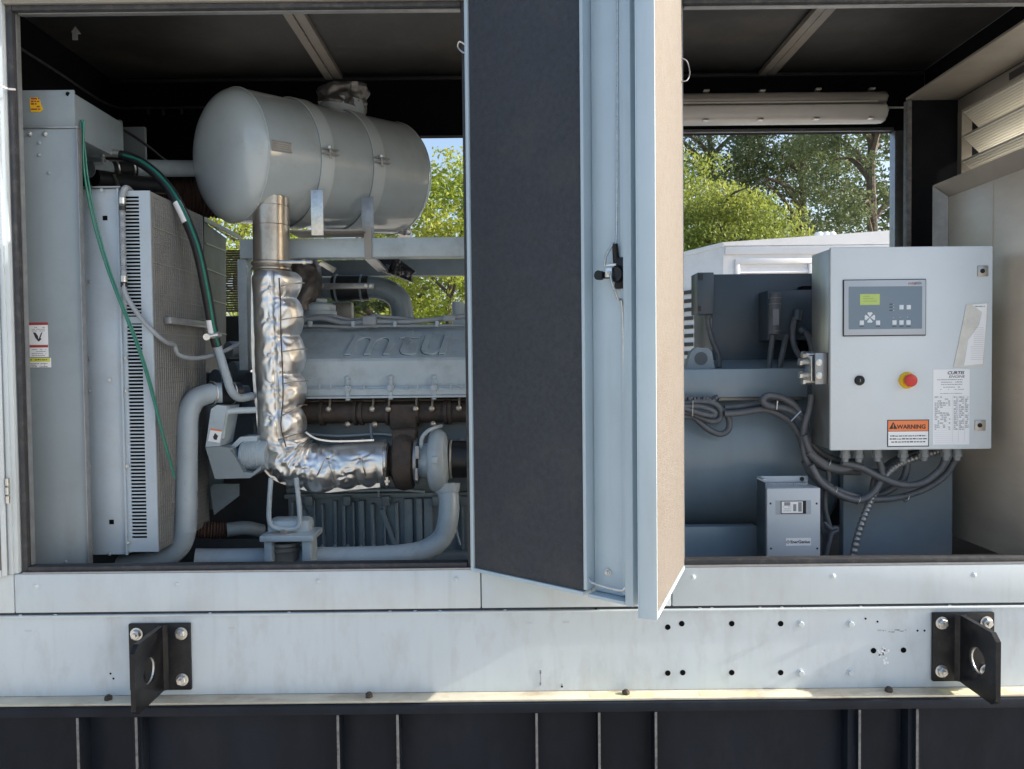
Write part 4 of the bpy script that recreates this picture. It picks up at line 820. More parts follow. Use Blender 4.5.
for x, y, r_, Y in ((235, 392, .03, .8), (247, 402, .04, .85), (215, 380, .05, .95), (232, 372, .05, 1.0), (242, 430, .09, .9), (228, 350, .04, .98)): b.cyl(P(x, y, Y), P(x+12, y, Y+.05), r_, None, 20)
b.build('front_pulley', ENGD, en); M().pbox(205, 372, 300, 540, 1.0, .1, .01).build('front_bulkhead', SHR, en); M().pbox(214, 316, 245, 400, 1.7, .1, .01).build('fan_housing', SHR, en)  # large front box is a dark block added against outside light
# intake piping above the engine
ip = thing('intake_pipe', 'dark grey elbow pipe with black rubber joint dipping behind the valve cover', 'pipe', P(400, 320, 1.3))
b = M(); b.tube([P(x, y, 1.3) for x, y in ((368, 287.5), (378, 288), (390, 292), (399, 300), (402, 312), (403, 330))], .056, 28, 8); b.build('elbow', ENGD, ip); b = M(); b.tube([P(318, 288, 1.3), P(334, 288, 1.3)], .054, 24, 1, spline=False); b.build('stub_pipe', ENGD, ip)
b = M(); b.cyl(P(333, 288, 1.3), P(369, 288, 1.3), .064, None, 28); b.build('rubber_joint', RUB, ip)
b = M()
for x in (337, 362): b.torus(P(x, 288, 1.3), (1, 0, 0), .0645, .006)
b.build('hose_clamp', ENGD, ip)
b = M(); b.pbox(318.5, 283, 374, 289, 1.2, .012, .006); b.build('bridge_bar', GALV, ip)
for x in (322, 366, 371): b = M(); b.hexa(P(x, 286, 1.2), NY, .011, .008); b.build('nut', ZINC, ip)
b = M(); b.tube([P(300, 262, 1.1), P(305, 280, 1.1), P(302, 310, 1.1)], 1, 30, 8, disp=lambda f, a_, p, d: .08+.02*noise.noise((p+d*.1)*12)); tag(b.build('foil_covered_turbo', paint('sooty_foil', (.10, .09, .085), .4, .5, var=.5, scale=16, bump=.01, bscale=20)), 'sooty foil covered bulge just behind the silver exhaust pipe', 'turbocharger')
b = M(); b.lathe(P(320, 318, 1.1), (0, 0, 1), [(.08, 0), (.08, .03), (.075, .035), (.075, .06), (.06, .07), (.035, .075), (.035, .09)], 28); b.build('filler_cap', ENG, en)
M().pbox(330, 302, 352, 322, 1.35, .05, .01).build('sensor_block', BEIGE, en); M().pbox(290, 316, 345, 336, 1.5, .05, .01).build('gap_filler', ENGD, en); b = M(); b.pbox(452, 305, 470, 330, 1.2, .1, .01); b.cyl(P(458, 302, 1.2), P(458, 318, 1.2), .03, None, 16); b.build('filter_head', ENG, en)  # plain box after the sensor block is added to hide the bright outside
# wiring harness over the cover
wh = thing('wiring_harness', 'grey sleeved wiring harness clipped along the top of the valve cover', 'wiring', P(390, 325, 1.0))
for pts, r_ in (([(300, 321, .98), (320, 318, .98), (345, 323, .98), (372, 321.5, .98), (400, 322, .98), (430, 320, .98), (466, 316, .98)], .0125), ([(300, 326, .96), (320, 326, .96), (350, 327, .96), (380, 326, .96), (420, 326, .96), (466, 325, .96)], .007), ([(302, 317, 1.0), (330, 316, 1.0), (352, 320, 1.0), (375, 316, 1.0), (385, 317, 1.0), (440, 322, 1.0)], .009)):
    b = M(); b.tube([P(*p) for p in pts], r_, 12, 8); b.build('cable_sleeve', CONDU, wh)
parts_at('clip', lambda b, p: b.box(p.x-.008, p.x+.008, p.y-.01, p.y+.02, p.z-.014, p.z+.014, .003), ENG, [P(x, 324, .955) for x in (310, 353, 395, 437)], wh)
b = M(); b.pbox(362, 316, 376, 325, .95, .03, .006); b.pbox(443, 315, 455, 321, .95, .03, .006); b.build('connector', CONDU, wh)
# ------------------------------------------------------------------ alternator
al = thing('alternator', 'big blue grey round alternator with flat top beam in the right opening', 'alternator', (1.2, 1.0, .86))
xa0, xa1 = .35, P(845, 450, .62).x
cz = P(750, 470, 1.0).z; cr = .41; cy = .62+cr
cz = P(750, 455, .64).z
M().lathe((xa0, cy, cz), (1, 0, 0), [(cr, 0), (cr, xa1-xa0-.02), (cr-.02, xa1-xa0)], 96).build('housing', ALT, al, sharp=30)
b = M(); b.lathe((xa1-.02, cy, cz), (1, 0, 0), [(cr-.03, 0), (cr-.03, .15), (cr-.06, .17)], 64); b.build('end_bell', ALTD, al)
q0 = R(600, 369, 808, 398, .60); M().box(.2, q0[1], .60, 1.3, q0[2], q0[3], .006).build('top_beam', ALT, al)
M().box(.2, q0[1]-.02, .62, 1.3, q0[2]-.012, q0[2]-.001).build('beam_edge', BEIGE, al)
q0 = R(600, 527, 757, 562, .56); b = M(); b.box(.2, P(757, 540, .56).x, .56, .62, .86, q0[3], .004); b.box(.2, P(757, 540, .56).x, .52, .66, .86, .885, .002); b.build('base_rail', ALT, al)
b = M(); b.pbox(712, 274, 815, 372, .95, .35, .005); tbx = b.build('terminal_box', ALTD, al)
b = M(); b.pbox(768, 290, 816, 340, .82, .13, .005); b.build('junction_cover', ALTD, al)
b = M(); b.pbox(802, 286, 830, 372, .90, .05, .003); b.build('side_recess', BLACK, al)
b = M(); b.pbox(697.5, 272.5, 714, 314, .80, .12, .004); sb = b.build('sensor_box', ALTD, al)
b = M(); b.cyl(P(699, 288, .86), P(695.5, 288.5, .86), .02, None, 16); b.pbox(698.5, 274, 703, 280, .795, .01, .001); b.pbox(698, 306, 701, 311, .795, .01); b.build('knob', GASK, sb)
b = M(); b.tube([P(x, y, .85) for x, y in ((707, 314), (708, 325), (712, 340), (718, 355), (719, 367))], .0125, 12, 8); b.cyl(P(708, 313, .85), P(708, 318, .85), .018, None, 12); b.build('cable', GHOSE, sb)
# lifting eye block
b = M(); pl = [(686, 369), (691, 352), (696, 347.5), (708, 348), (712, 352), (715, 369)]; b.prism([P(x, y, .70) for x, y in pl], (0, .05, 0)); b.build('lifting_eye', ALT, al)
b = M(); c0 = P(701, 358.5, .70); b.cyl(c0+NY*.002, c0+Vector((0, .02, 0)), .028, None, 28); b.build('eye_plug', ALTD, al)
# black capped gland
b = M(); c0 = P(775, 300, .78); b.cyl(P(775.5, 293, .78), P(774, 334, .78), .0235, .026, 24); cyl_ = b.build('cylindrical_filter', GHOSE, al)
b = M()
for y in (298, 304, 331): b.torus(P(775, y, .78), (0, 0, 1), .0255, .002, 24, 6)
a_ = R(773, 309, 779, 325, .752); b.box(a_[0], a_[1], .7515, .7525, a_[2], a_[3]); b.build('print_band', GINK, cyl_)
for pts in ([(773, 335, .8), (771, 350, .8), (769, 370, .8)], [(786, 335, .82), (783, 350, .8), (779, 370, .8)], [(798, 312, .8), (793, 325, .78), (794, 345, .76), (801, 358, .72)], [(800, 331, .8), (806, 333, .78), (811, 345, .75), (812, 356, .74)]):
    b = M(); b.tube([P(*p) for p in pts], .012, 12, 8); b.build('lead', GHOSE, al)
b = M(); b.cyl(P(798, 310, .79), P(797, 320, .79), .019, None, 14); b.cyl(P(800, 329, .79), P(804, 332, .78), .016, None, 14); b.build('gland', ALTD, al)
# ------------------------------------------------------------------ backing plate & control cabinet
bp = R(843, 440, 953, 580, .56); 
b = M(); b.box(bp[0], bp[1], .56, .60, .86, P(900, 300, .56).z, .004); tag(b.build('backing_plate', PLATE), 'grey blue steel plate standing behind the cables below the control cabinet', 'plate')
Yc = .30
ca, cb, cz0, cz1 = R(830.5, 247, 992.5, 450, Yc)
cc = thing('control_cabinet', 'pale grey electrical control cabinet with display, red stop button and orange warning label', 'cabinet', ((ca+cb)/2, Yc+.1, cz0))
M().box(ca+.002, cb-.002, Yc+.018, Yc+.19, cz0+.004, cz1-.004, .004).build('body', STEEL, cc)
dr_ = M().box(ca, cb, Yc, Yc+.016, cz0, cz1, .005).build('door', CAB, cc)
def cbx(x0, y0, x1, y1, lift, th, mat, name, parent, bev=0):
    a, c, z0, z1 = R(x0, y0, x1, y1, Yc); return M().box(a, c, Yc-lift-th, Yc-lift, z0, z1, bev).build(name, mat, parent)
ct = cbx(842.5, 279.5, 925.5, 336, .0, .005, INK, 'controller', cc, .0024)
a, c, z0, z1 = R(843.6, 280.4, 924.6, 334.9, Yc)
M().box(a, c, Yc-.0065, Yc-.0051, z0, z1, .0006).build('bezel', BEZ, ct)
def cb2(x0, y0, x1, y1, lv_=.0066, th=.0008): a, c, z0, z1 = R(x0, y0, x1, y1, Yc); return (a, c, Yc-lv_-th, Yc-lv_, z0, z1)
M().box(*cb2(848, 286.7, 921, 329)).build('face_plate', FACE, ct)
M().box(*cb2(859, 294.2, 878.7, 305, .0075)).build('display', LCD, ct)
b = M(); b.box(*cb2(862, 298.5, 872, 299.1, .0084, .0003)); b.box(*cb2(862, 301, 876, 301.5, .0084, .0003)); b.box(*cb2(862, 296.3, 869, 296.8, .0084, .0003)); b.build('display_text', paint('lcd_ink', (.25, .36, .10), .5), ct)
for x, y in ((860.8, 322.8), (877, 322.8), (893.4, 322.6), (900.4, 322.6), (907.4, 322.6), (900.4, 307.3), (907.6, 307.3)):
    k_ = M().box(*cb2(x-2.1, y-2.2, x+2.1, y+2.2, .0075), bev=.0003).build('button', KEY, ct)
for an in range(4):
    q = P(868.9, 317.6, Yc); s_ = .0042*4.4; b = M(); rot = Matrix.Rotation(an*PI/2, 4, 'Y')
    pts = [rot @ Vector(v) for v in ((0, 0, .002), (-.0105, 0, .0155), (-.006, 0, .020), (0, 0, .0185), (.006, 0, .020), (.0105, 0, .0155))]
    b.prism([Vector((q.x, Yc-.0075, q.z))+v for v in pts], (0, -.001, 0)); b.build('arrow_button', KEY, ct)
b = M()
for x, y in ((893.6, 304.4), (893.6, 307.3), (893.6, 310.5), (893.4, 317.6), (900.2, 317.4), (907.5, 317)): b.cyl(P(x, y, Yc-.0075), P(x, y, Yc-.0085), .0022, None, 12)
b.build('indicator_light', BEZ, ct)
b = M()
for y in (304.4, 307.3, 310.5): b.box(*cb2(888.5, y-.5, 891.5, y+.4, .0076, .0003))
for x in (860.8, 877, 893.4, 900.4, 907.4): b.box(*cb2(x-2, 326.2, x+2, 326.8, .0076, .0003))
b.build('button_print', INK, ct)
b = M(); a_ = P(907.3, 284.6, Yc); b.text('mtu', .0165, FRONT(Vector((a_.x, Yc-.0068, a_.z-.001))), .0003, 1.1); b.build('emblem', INK_R, ct)
b = M(); q = cb2(913.8, 282, 921, 284.6, .0068, .0003); 
for i in range(6): w_ = (q[1]-q[0])/6; b.box(q[0]+i*w_, q[0]+i*w_+w_*.7, q[2], q[3], q[4], q[5])
b.build('emblem_print', GINK, ct)
# stop button
q = P(906.8, 380.3, Yc); es = M().lathe(q+Vector((0, -.0003, 0)), NY, [(.0315, 0), (.0315, .004), (.029, .008), (.0245, .012), (.0245, .018)], 40).build('stop_button', YEL, cc)
M().lathe(q+NY*.0185, NY, [(.016, 0), (.016, .004), (.0225, .006), (.024, .010), (.023, .015), (.018, .018), (.008, .019)], 36).build('push_head', RED, es)
q = P(859.2, 380.4, Yc); ks = M().lathe(q+NY*.0002, NY, [(.0185, 0), (.0185, .006), (.0165, .009), (.012, .009)], 32).build('key_switch', BRK, cc)
M().box(q.x-.0015, q.x+.0015, Yc-.0105, Yc-.0093, q.z-.006, q.z+.006).build('key_slot', GINK, ks)
for x, y in ((982.5, 271), (979.8, 425.3)):
    l_ = cbx(x-5.3, y-5.3, x+5.3, y+5.3, .0002, .004, STEEL, 'lock', cc, .0015); q = P(x, y, Yc-.0043); b = M(); b.cyl(q, q+NY*.002, .0085, None, 20); b.build('key_hole', BRK, l_)
# labels
wl = cbx(887, 419.6, 929, 446.8, .0002, .0008, INK, 'warning_label', cc, .0003)
M().box(*cb2(888, 431.4, 928, 445.8, .0011, .0003)).build('white_field', PAPER, wl)
M().box(*cb2(888, 420.5, 928, 431, .0011, .0003)).build('orange_band', ORANGE, wl)
b = M(); q = P(896.8, 428.7, Yc); b.text('WARNING', .0216, FRONT(Vector((q.x, Yc-.0017, q.z))), .0002, 1.02, bevel=.0006, spacing=1.02); 
q = P(893, 425.6, Yc); b.prism([(q.x-.016, Yc-.0016, q.z-.0125), (q.x+.016, Yc-.0016, q.z-.0125), (q.x, Yc-.0016, q.z+.0135)], (0, -.0003, 0)); b.build('lettering', INK, wl)
b = M(); b.box(q.x-.0015, q.x+.0015, Yc-.0024, Yc-.002, q.z-.006, q.z+.005); b.box(q.x-.0015, q.x+.0015, Yc-.0024, Yc-.002, q.z-.0105, q.z-.0075); b.build('exclamation_mark', ORANGE, wl)
b = M()
for y, x0, x1 in ((436, 890, 926), (439, 889.5, 926.5), (442, 891, 925)): q0 = P(x0, y, Yc); q1 = P(x1, y, Yc); words(b, q0.x, q1.x, q0.z-.002, .006, Yc-.0015, .97)
b.build('print', INK, wl)
pa_ = cbx(932.8, 369.3, 969.3, 444.8, .0002, .0009, PAPER, 'paper_sheet', cc)
b = M(); q = P(947, 374.3, Yc); b.text('CURTIS', .0165, FRONT(Vector((q.x, Yc-.0013, q.z))), .0002, 1.15, shear=.2, bevel=.0004); q = P(948.5, 377.8, Yc); b.text('ENGINE', .0135, FRONT(Vector((q.x, Yc-.0013, q.z))), .0002, 1.25, shear=.2)
b.build('heading', INK, pa_)
b = M()
for y, x0, x1, h, d_ in [(379.6, 937, 965, .004, .9), (382, 941, 962, .004, .9), (384.3, 941, 962, .004, .9), (387, 943, 960, .004, .7), (389.3, 940, 964, .003, .6), (393.3, 940, 962, .003, .95)]:
    q0 = P(x0, y, Yc); words(b, q0.x, P(x1, y, Yc).x, q0.z-.002, h, Yc-.0013, d_)
for i in range(17):
    y = 397+i*2.0
    for x0, x1, d_ in ((934.5, 938+3*random.random(), .9), (940, 950, .45), (953.5, 957.5, .85), (959, 963.5, .85), (965, 968.3, .7)):
        q0 = P(x0, y, Yc); words(b, q0.x, P(x1, y, Yc).x, q0.z-.002, .0052, Yc-.0013, d_)
b.build('print', GINK, pa_)
b = M()
for i in range(25): b.box(*cb2(934, 396+i*2, 968.5, 396.15+i*2, .00112, .0002))
for x in (952.5, 958.3, 964.3): b.box(*cb2(x, 396, x+.15, 442, .00112, .0002))
b.build('ruled_lines', BEZ, pa_)
b = M(); b.prism([P(x, y, Yc-.0002) for x, y in ((966, 304.5), (987.5, 302.8), (987, 320), (983, 366), (953, 367.2), (958, 345))], (0, -.003, 0)); ps = b.build('document_sleeve', VINYL, cc)
b = M(); b.prism([P(x, y, Yc-.0034) for x, y in ((972, 304.6), (987, 303.4), (986, 322), (982.5, 364), (964, 365.5), (968, 340), (979, 325), (982, 312))], (0, -.0008, 0)); b.build('folded_paper', PAPER, ps)
b = M(); q = P(974.5, 307, Yc); words(b, q.x, P(984, 306, Yc).x, q.z, .005, Yc-.0043, 1)
for i in range(16): q = P(973-(i > 8)*3, 328+i*2.1, Yc); b.box(q.x, P(983, 330, Yc).x, Yc-.0046, Yc-.0043, q.z, q.z+.0007)
b.build('print', GINK, ps)
# hinge / breaker handle on the left flank
hg = M(); 
a, c, z0, z1 = R(811, 353, 825.5, 384, Yc+.06); hg.box(ca-.045, ca-.001, Yc+.03, Yc+.036, z0, z1, .001); hg.box(ca-.004, ca-.0005, Yc+.03, Yc+.14, z0, z1, .001); h_ = hg.build('side_bracket', GALV, cc)
b = M(); 
for y in (362.5, 375.5): b.lathe(P(819, y, Yc+.0295), NY, [(.013, 0), (.013, .003), (.01, .004)], 20)
b.build('screw', ZINC, h_)
b = M()
for y, x in ((354, 803), (361, 800), (374, 800), (380, 803)): q = P(x+4, y+1, Yc+.1); b.cyl(q+Vector((-.015, 0, 0)), q+Vector((.03, 0, 0)), .013, None, 14); b.hexa(q+Vector((-.02, 0, 0)), (1, 0, 0), .016, .012)
b.box(ca-.05, ca-.04, Yc+.06, Yc+.13, z0+.01, z1-.01, .004); b.build('clamp_block', ZINC, h_)
glands = [(845, 453.5), (858.5, 453.5), (877, 453), (903, 453), (924, 452.5), (946, 452), (957, 452)]
parts_at('cable_gland', lambda b, p: (b.cyl(p+Vector((0, 0, .02)), p-Vector((0, 0, .012)), .017, .017, 14), b.hexa(p-Vector((0, 0, .012)), (0, 0, -1), .020, .014), b.cyl(p-Vector((0, 0, .02)), p-Vector((0, 0, .04)), .014, .012, 12)), CONDU, [P(x, y-2, Yc+.1) for x, y in glands[:7]], cc)
# ------------------------------------------------------------------ cables
GRP = 'grey power and control cables around the control cabinet'
def za(l, Y, dy=None): return [(680+x/3.845, 370+y/3.845, Y if dy is None else Y+dy[i]) for i, (x, y) in enumerate(l)]
def zb(l, Y): return [(800+x/4.571, 430+y/4.571, Y) for x, y in l]
GC = GHOSE
hose('power_cable', za([(-60, 135), (20, 128), (60, 122), (110, 122), (145, 138), (158, 165), (150, 190), (128, 198), (95, 190), (50, 170), (10, 160), (-60, 155)], .55), .0130, GC, 'inner loop of coiled grey cable hanging under the alternator top beam beside the sunlit door', 'cable', GRP)
hose('power_cable', za([(-60, 145), (20, 140), (70, 140), (110, 150), (135, 165), (120, 175), (70, 165), (20, 150), (-60, 140)], .53), .011, GC, 'short upper loop of coiled grey cable at the alternator beam', 'cable', GRP)
hose('power_cable', za([(-60, 170), (10, 178), (50, 180), (80, 205), (115, 232), (155, 246), (183, 232), (190, 200), (178, 170), (140, 135), (130, 112), (145, 105)], .56), .013, GC, 'lowest drooping loop of the coiled grey cable at the alternator beam', 'cable', GRP)
hose('power_cable', za([(170, 145), (230, 140), (310, 128), (355, 112)], .57), .0130, GC, 'upper straight grey cable between the cable coil and the big loop', 'cable', GRP)
hose('power_cable', za([(170, 168), (230, 165), (320, 152), (380, 170), (430, 205), (460, 255), (485, 320), (530, 365), (600, 388), (692, 392)], .53), .0138, GC, 'grey cable running level under the beam then sweeping down past the cabinet corner', 'cable', GRP)
hose('power_cable', za([(470, 190), (430, 158), (390, 145), (345, 138), (320, 122), (325, 105), (350, 98), (395, 108), (440, 135), (475, 185), (490, 250), (520, 300), (570, 335), (640, 355), (700, 345)], .50), .0138, GC, 'grey cable with a tight hairpin loop left of the cabinet', 'cable', GRP)
hose('power_cable', za([(506, 95), (498, 150), (478, 220), (474, 290), (488, 350), (530, 415), (590, 455), (692, 490)], .46)+zb([(40, 150+70), (120, 262)][:0], .46), .0130, GC, 'grey cable falling straight from the side bracket down the cabinet left edge', 'cable', GRP)
hose('power_cable', zb([(50, 160), (100, 240), (190, 300), (270, 320), (330, 290), (372, 225), (370, 165), (352, 110), (350, 92)], .43), .0130, GC, 'grey cable looping low then rising to the third cabinet gland', 'cable', GRP)
hose('power_cable', zb([(40, 100), (110, 160), (190, 180), (250, 160), (275, 125), (272, 95)], .44), .0155, GC, 'thick grey cable turning up into the second cabinet gland', 'cable', GRP)
hose('power_cable', zb([(55, 195), (140, 260), (250, 305), (330, 318), (450, 308), (570, 270), (660, 210), (712, 130), (718, 95)], .46), .0130, GC, 'longest grey cable sweeping in a wide arc to the rightmost gland', 'cable', GRP)
hose('power_cable', zb([(190, 150), (280, 172), (370, 218), (470, 250), (560, 240), (640, 180), (668, 120), (670, 92)], .42), .0138, GC, 'grey cable curving shallow below the cabinet into the gland second from right', 'cable', GRP)
hose('power_cable', zb([(330, 290), (345, 215), (400, 160), (470, 120), (560, 98)], .50), .0130, GC, 'dark grey cable passing behind the metal conduit below the cabinet', 'cable', GRP)
hose('power_cable', za([(565, 370), (572, 420), (560, 480), (560, 540), (575, 600), (575, 640), (560, 720)], .50), .0095, GC, 'thin grey cable dropping beside the battery charger', 'cable', GRP)
hose('power_cable', za([(545, 440), (548, 520), (545, 600), (560, 650), (552, 730)], .52), .0095, GC, 'thin grey cable close along the charger right side', 'cable', GRP)
hose('power_cable', za([(555, 585), (580, 610), (600, 606), (603, 618), (585, 628), (578, 650), (575, 665)], .46), .007, GC, 'short curled cable tail right of the battery charger', 'cable', GRP)
hose('power_cable', za([(480, 250), (500, 310), (545, 350), (600, 372), (692, 372)], .44), .0135, GC, 'upper thick grey cable hugging the lower left corner of the cabinet', 'cable', GRP)
hose('power_cable', zb([(20, 140), (60, 215), (150, 285), (240, 318), (320, 312), (400, 280), (470, 225), (490, 150), (478, 95)], .50), .0135, GC, 'grey cable looping behind the others to the fourth cabinet gland', 'cable', GRP)
hose('power_cable', zb([(275, 165), (330, 190), (400, 175), (470, 130), (568, 95)], .47), .0125, GC, 'grey cable bowing up to the fifth cabinet gland', 'cable', GRP)
b = M(); path = spl([P(*p) for p in zb([(235, 620), (262, 490), (305, 365), (350, 270), (410, 190), (480, 145), (580, 112), (650, 95)], .45)], 40)
b.tube(path, 1, 14, 1, spline=False, disp=lambda f, a_, p, d: .0135+.0016*math.sin(f*250)); tag(b.build('metal_conduit', GALV), 'ribbed silver metal conduit rising diagonally across the grey blue plate', 'conduit')
b = M(); gi = 0
for pts, Y in (((za([(375, 118), (372, 152)], .48)), 0), (za([(465, 158), (428, 196)], .46), 0), (za([(50, 118), (48, 178)], .52), 0)):
    b.tube([P(x, y, Yv_) for x, y, Yv_ in pts], .003, 6, 1, spline=False)
for x, y in ((160, 275), (265, 320), (130, 150), (485, 240), (487, 310)):
    q = P(800+x/4.571, 430+y/4.571, .435); b.torus(q, (1, 0, -.4), .017, .0022, 20, 6)
tag(b.build('cable_ties', ZINC), 'pale cable ties cinching the grey cables near the cabinet', 'cable ties')
b = M()
for i in range(13): q = P(683+i*3.1+random.uniform(-.6, .6), 399.5+random.uniform(-2, 2), .54); b.box(q.x-.006, q.x+.004, .54, .56, q.z-.006, q.z+.006, .002)
tag(b.build('edge_trim', GHOSE), 'row of frayed black edge trim clips under the alternator beam', 'trim')
# ------------------------------------------------------------------ battery charger
ba, bb, bz0, bz1 = R(767, 488, 820.5, 560, .36)
bc = thing('battery_charger', 'grey battery charger box with small window, standing by the sill under the cabinet', 'charger', ((ba+bb)/2, .42, bz0))
M().box(ba, bb, .36, .47, bz0-.03, bz1, .002).build('front_case', CHG, bc)
pf = P(756, 500, .47); b = M(); b.box(P(757.5, 500, .475).x, ba-.002, .375, .48, bz0-.03, P(757, 479, .475).z, .002); b.build('side_case', ALTD, bc)
q0 = R(757, 476, 808, 482.5, .475); b = M(); b.box(q0[0], q0[1], .475, .48, q0[2]-.03, q0[3], .001); b.box(q0[0]-.001, ba+.01, .40, .4745, q0[3]-.004, q0[3], .001); b.build('mounting_bracket', CHG, bc)
b = M(); b.cyl(P(802, 479, .474), P(802, 479, .470), .0085, None, 16); b.build('bracket_hole', BRK, bc)
b = M(); q1 = R(766, 483.5, 808, 487.5, .44)
for i in range(24): x = q1[0]+i*(q1[1]-q1[0])/24; b.box(x, x+.004, .44, .47, bz1, q1[3]+.002)
b.build('heat_sink', CHG, bc)
def bx(x0, y0, x1, y1, lift, th, mat, name, par=None, bev=0): a, c, z0, z1 = R(x0, y0, x1, y1, .36); return M().box(a, c, .36-lift-th, .36-lift, z0, z1, bev).build(name, mat, par or bc)
bx(775.7, 500.2, 811, 514.4, .0002, .0008, paint('charger_trim', (.36, .41, .46), .4), 'window_frame')
wn = bx(780.6, 500.7, 806, 513.8, .0011, .0006, BRK, 'window'); bx(781.4, 501.4, 802.6, 513, .0018, .0005, PAPER, 'display_card', wn)
b = M()
for x0, y0, x1, y1 in ((784, 502, 790, 505.5), (793, 504, 796, 511), (798, 502, 801.5, 511.5)):
    a, c, z0, z1 = R(x0, y0, x1, y1, .36); b.box(a, c, .3572, .3577, z0, z1)
for y in (507, 509, 511): q = P(783, y, .36); words(b, q.x, P(791, y, .36).x, q.z, .003, .3576, .8)
b.build('display_marks', GINK, wn)
lb_ = bx(785.8, 538, 811, 545.6, .0002, .0008, PAPER, 'name_label')
b = M(); q = P(790.3, 543.2, .36); b.text('EnerGenius', .0165, FRONT(Vector((q.x, .3586, q.z))), .0002, .98, bevel=.0003); b.torus(P(788, 542, .3586), NY, .0048, .0012, 16, 5); b.build('lettering', INK, lb_)
parts_at('screw', lambda b, p: b.dome(p, NY, .0042, .002, 12), GASK, [P(x, y, .3598) for x, y in ((770.6, 503.5), (816.7, 503.5), (771, 548.5), (817.3, 548.5))], bc)
b = M(); sx_ = P(757.5, 500, .475).x; b.box(sx_-.001, sx_+.0015, .39, .45, bz0+.03, P(757, 504, .4).z); b.build('side_slot', BRK, bc)
# ------------------------------------------------------------------ lamp
Yl = 1.55; q0 = R(640, 89, 888, 119, Yl); lf = thing('light_fixture', 'long pale fluorescent batten light under the black ceiling', 'light', ((q0[0]+q0[1])/2, Yl+.06, q0[3]))
zm_ = (q0[2]+q0[3])/2; hh = (q0[3]-q0[2])/2
def stad(x0, x1, ry, rz, yc, zc, n_=28, pw=.6):
    b = M(); pts = []
    for i in range(n_):
        a_ = 2*PI*i/n_; pts.append((x0, yc+ry*math.copysign(abs(math.cos(a_))**pw, math.cos(a_)), zc+rz*math.copysign(abs(math.sin(a_))**pw, math.sin(a_))))
    b.prism(pts, (x1-x0, 0, 0)); es = [e for e in b.bm.edges if abs(e.verts[0].co.x-e.verts[1].co.x) < 1e-6]; bmesh.ops.bevel(b.bm, geom=es, offset=.015, segments=3, affect='EDGES', profile=.5); return b
stad(q0[0], q0[1], .07, hh*.55, Yl+.07, zm_-hh*.45).build('diffuser', PLAST, lf)
stad(q0[0]-.0, q0[1]+.004, .074, hh*.42, Yl+.085, zm_+hh*.5).build('housing', BEIGE, lf)
b = M()
for dz in (.1, -.25, -.55): b.box(q0[0]+.03, q0[1]-.06, Yl-.004+abs(dz)*.02, Yl+.01, zm_+hh*dz, zm_+hh*dz+.004)
b.build('diffuser_rib', PLAST, lf)
parts_at('clip', lambda b, p: b.box(p.x-.015, p.x+.015, p.y, p.y+.03, p.z-.005, p.z+.005, .002), ZINC, [P(x, y, Yl-.004) for x, y in ((707, 90), (763, 90), (819, 88.5), (873, 88), (706, 119.5), (761, 119), (817, 118), (872, 117))], lf)
b = M(); b.cyl(Vector((q0[1]+.004, Yl+.08, zm_)), Vector((P(906, 102, Yl+.08).x+.05, Yl+.08, zm_)), .006, None, 8); b.build('conduit', ZINC, lf)
b = M(); b.box(q0[0]+.2, q0[0]+.23, Yl+.06, Yl+.1, zm_+hh, ZC-.001); b.build('hanger', BLACK, lf)
# ------------------------------------------------------------------ neighbouring enclosure
Yn = 6.2; nb = thing('neighbouring_enclosure', 'white sunlit equipment enclosure seen through the rear opening', 'enclosure', (6.5, Yn+1.2, 0))
nc = P(723, 246, Yn); nx = nc.x; nz = nc.z; NW = 7.0
M().box(nx, nx+NW, Yn, Yn+2.4, .3, nz-.001).build('wall', NEIGH, nb)
lf_ = [(nx-.001, Yn, nz-.001), (nx-.001, Yn, .3), (nx-1.1, Yn+2.2, .3), (nx-1.1, Yn+2.2, nz-.06)]
b = M(); b.prism(lf_, (.3, .3, 0)); b.build('end_panel', NEIGH, nb)
b = M(); b.prism([(nx-1.2, Yn-.02, nz-.0), (nx-1.2, Yn-.02, nz+.02), (nx, Yn-.02, nz+.04), (nx+2, Yn-.02, nz+.16), (nx+NW, Yn-.02, nz+.12), (nx+NW, Yn-.02, nz)][2:]+[(nx, Yn-.02, nz)], (0, 2.5, 0)); b.build('roof', NEIGH, nb)
b = M(); b.box(nx+.02, nx+NW, Yn-.03, Yn-.001, nz-.10, nz-.015, .004)
b.prism([(nx-1.13, Yn+2.2, nz-.09), (nx-1.13, Yn+2.2, nz-.03), (nx-.01, Yn-.02, nz+.04), (nx-.01, Yn-.02, nz-.01)], (.03, .03, 0)); b.build('eave_trim', NEIGH, nb)
a, c, z0, z1 = R(735, 259, 812, 330, Yn); b = M(); b.box(a, c, Yn-.03, Yn-.001, z1-.06, z1, .005); b.box(a, a+.05, Yn-.03, Yn-.001, z0, z1-.062, .003); b.box(c-.05, c, Yn-.03, Yn-.001, z0, z1-.062, .003); b.build('louvre_frame', NEIGH, nb)
b = M()
for i in range(8): z = z1-.1-i*.1; b.prism([(a+.052, Yn-.002, z), (a+.052, Yn-.03, z-.06), (a+.052, Yn-.025, z-.062), (a+.052, Yn+.0, z-.004)], (c-a-.104, 0, 0))
b.build('louvre_slats', NEIGH, nb)
b = M()
for i in range(12):
    y = 291+i*8.6; pp = P(690, y, Yn+.6); t = .45; q_ = Vector((nx-1.1*t, Yn+2.2*t, 0)); 
    for k in range(1): b.prism([(nx-1.1*.20-.02, Yn+2.2*.20, pp.z), (nx-1.1*.6-.02, Yn+2.2*.6, pp.z), (nx-1.1*.6-.02, Yn+2.2*.6, pp.z-.045), (nx-1.1*.20-.02, Yn+2.2*.20, pp.z-.045)], (-.004, -.002, 0))
b.build('vent_slot', GASK, nb)
b = M()
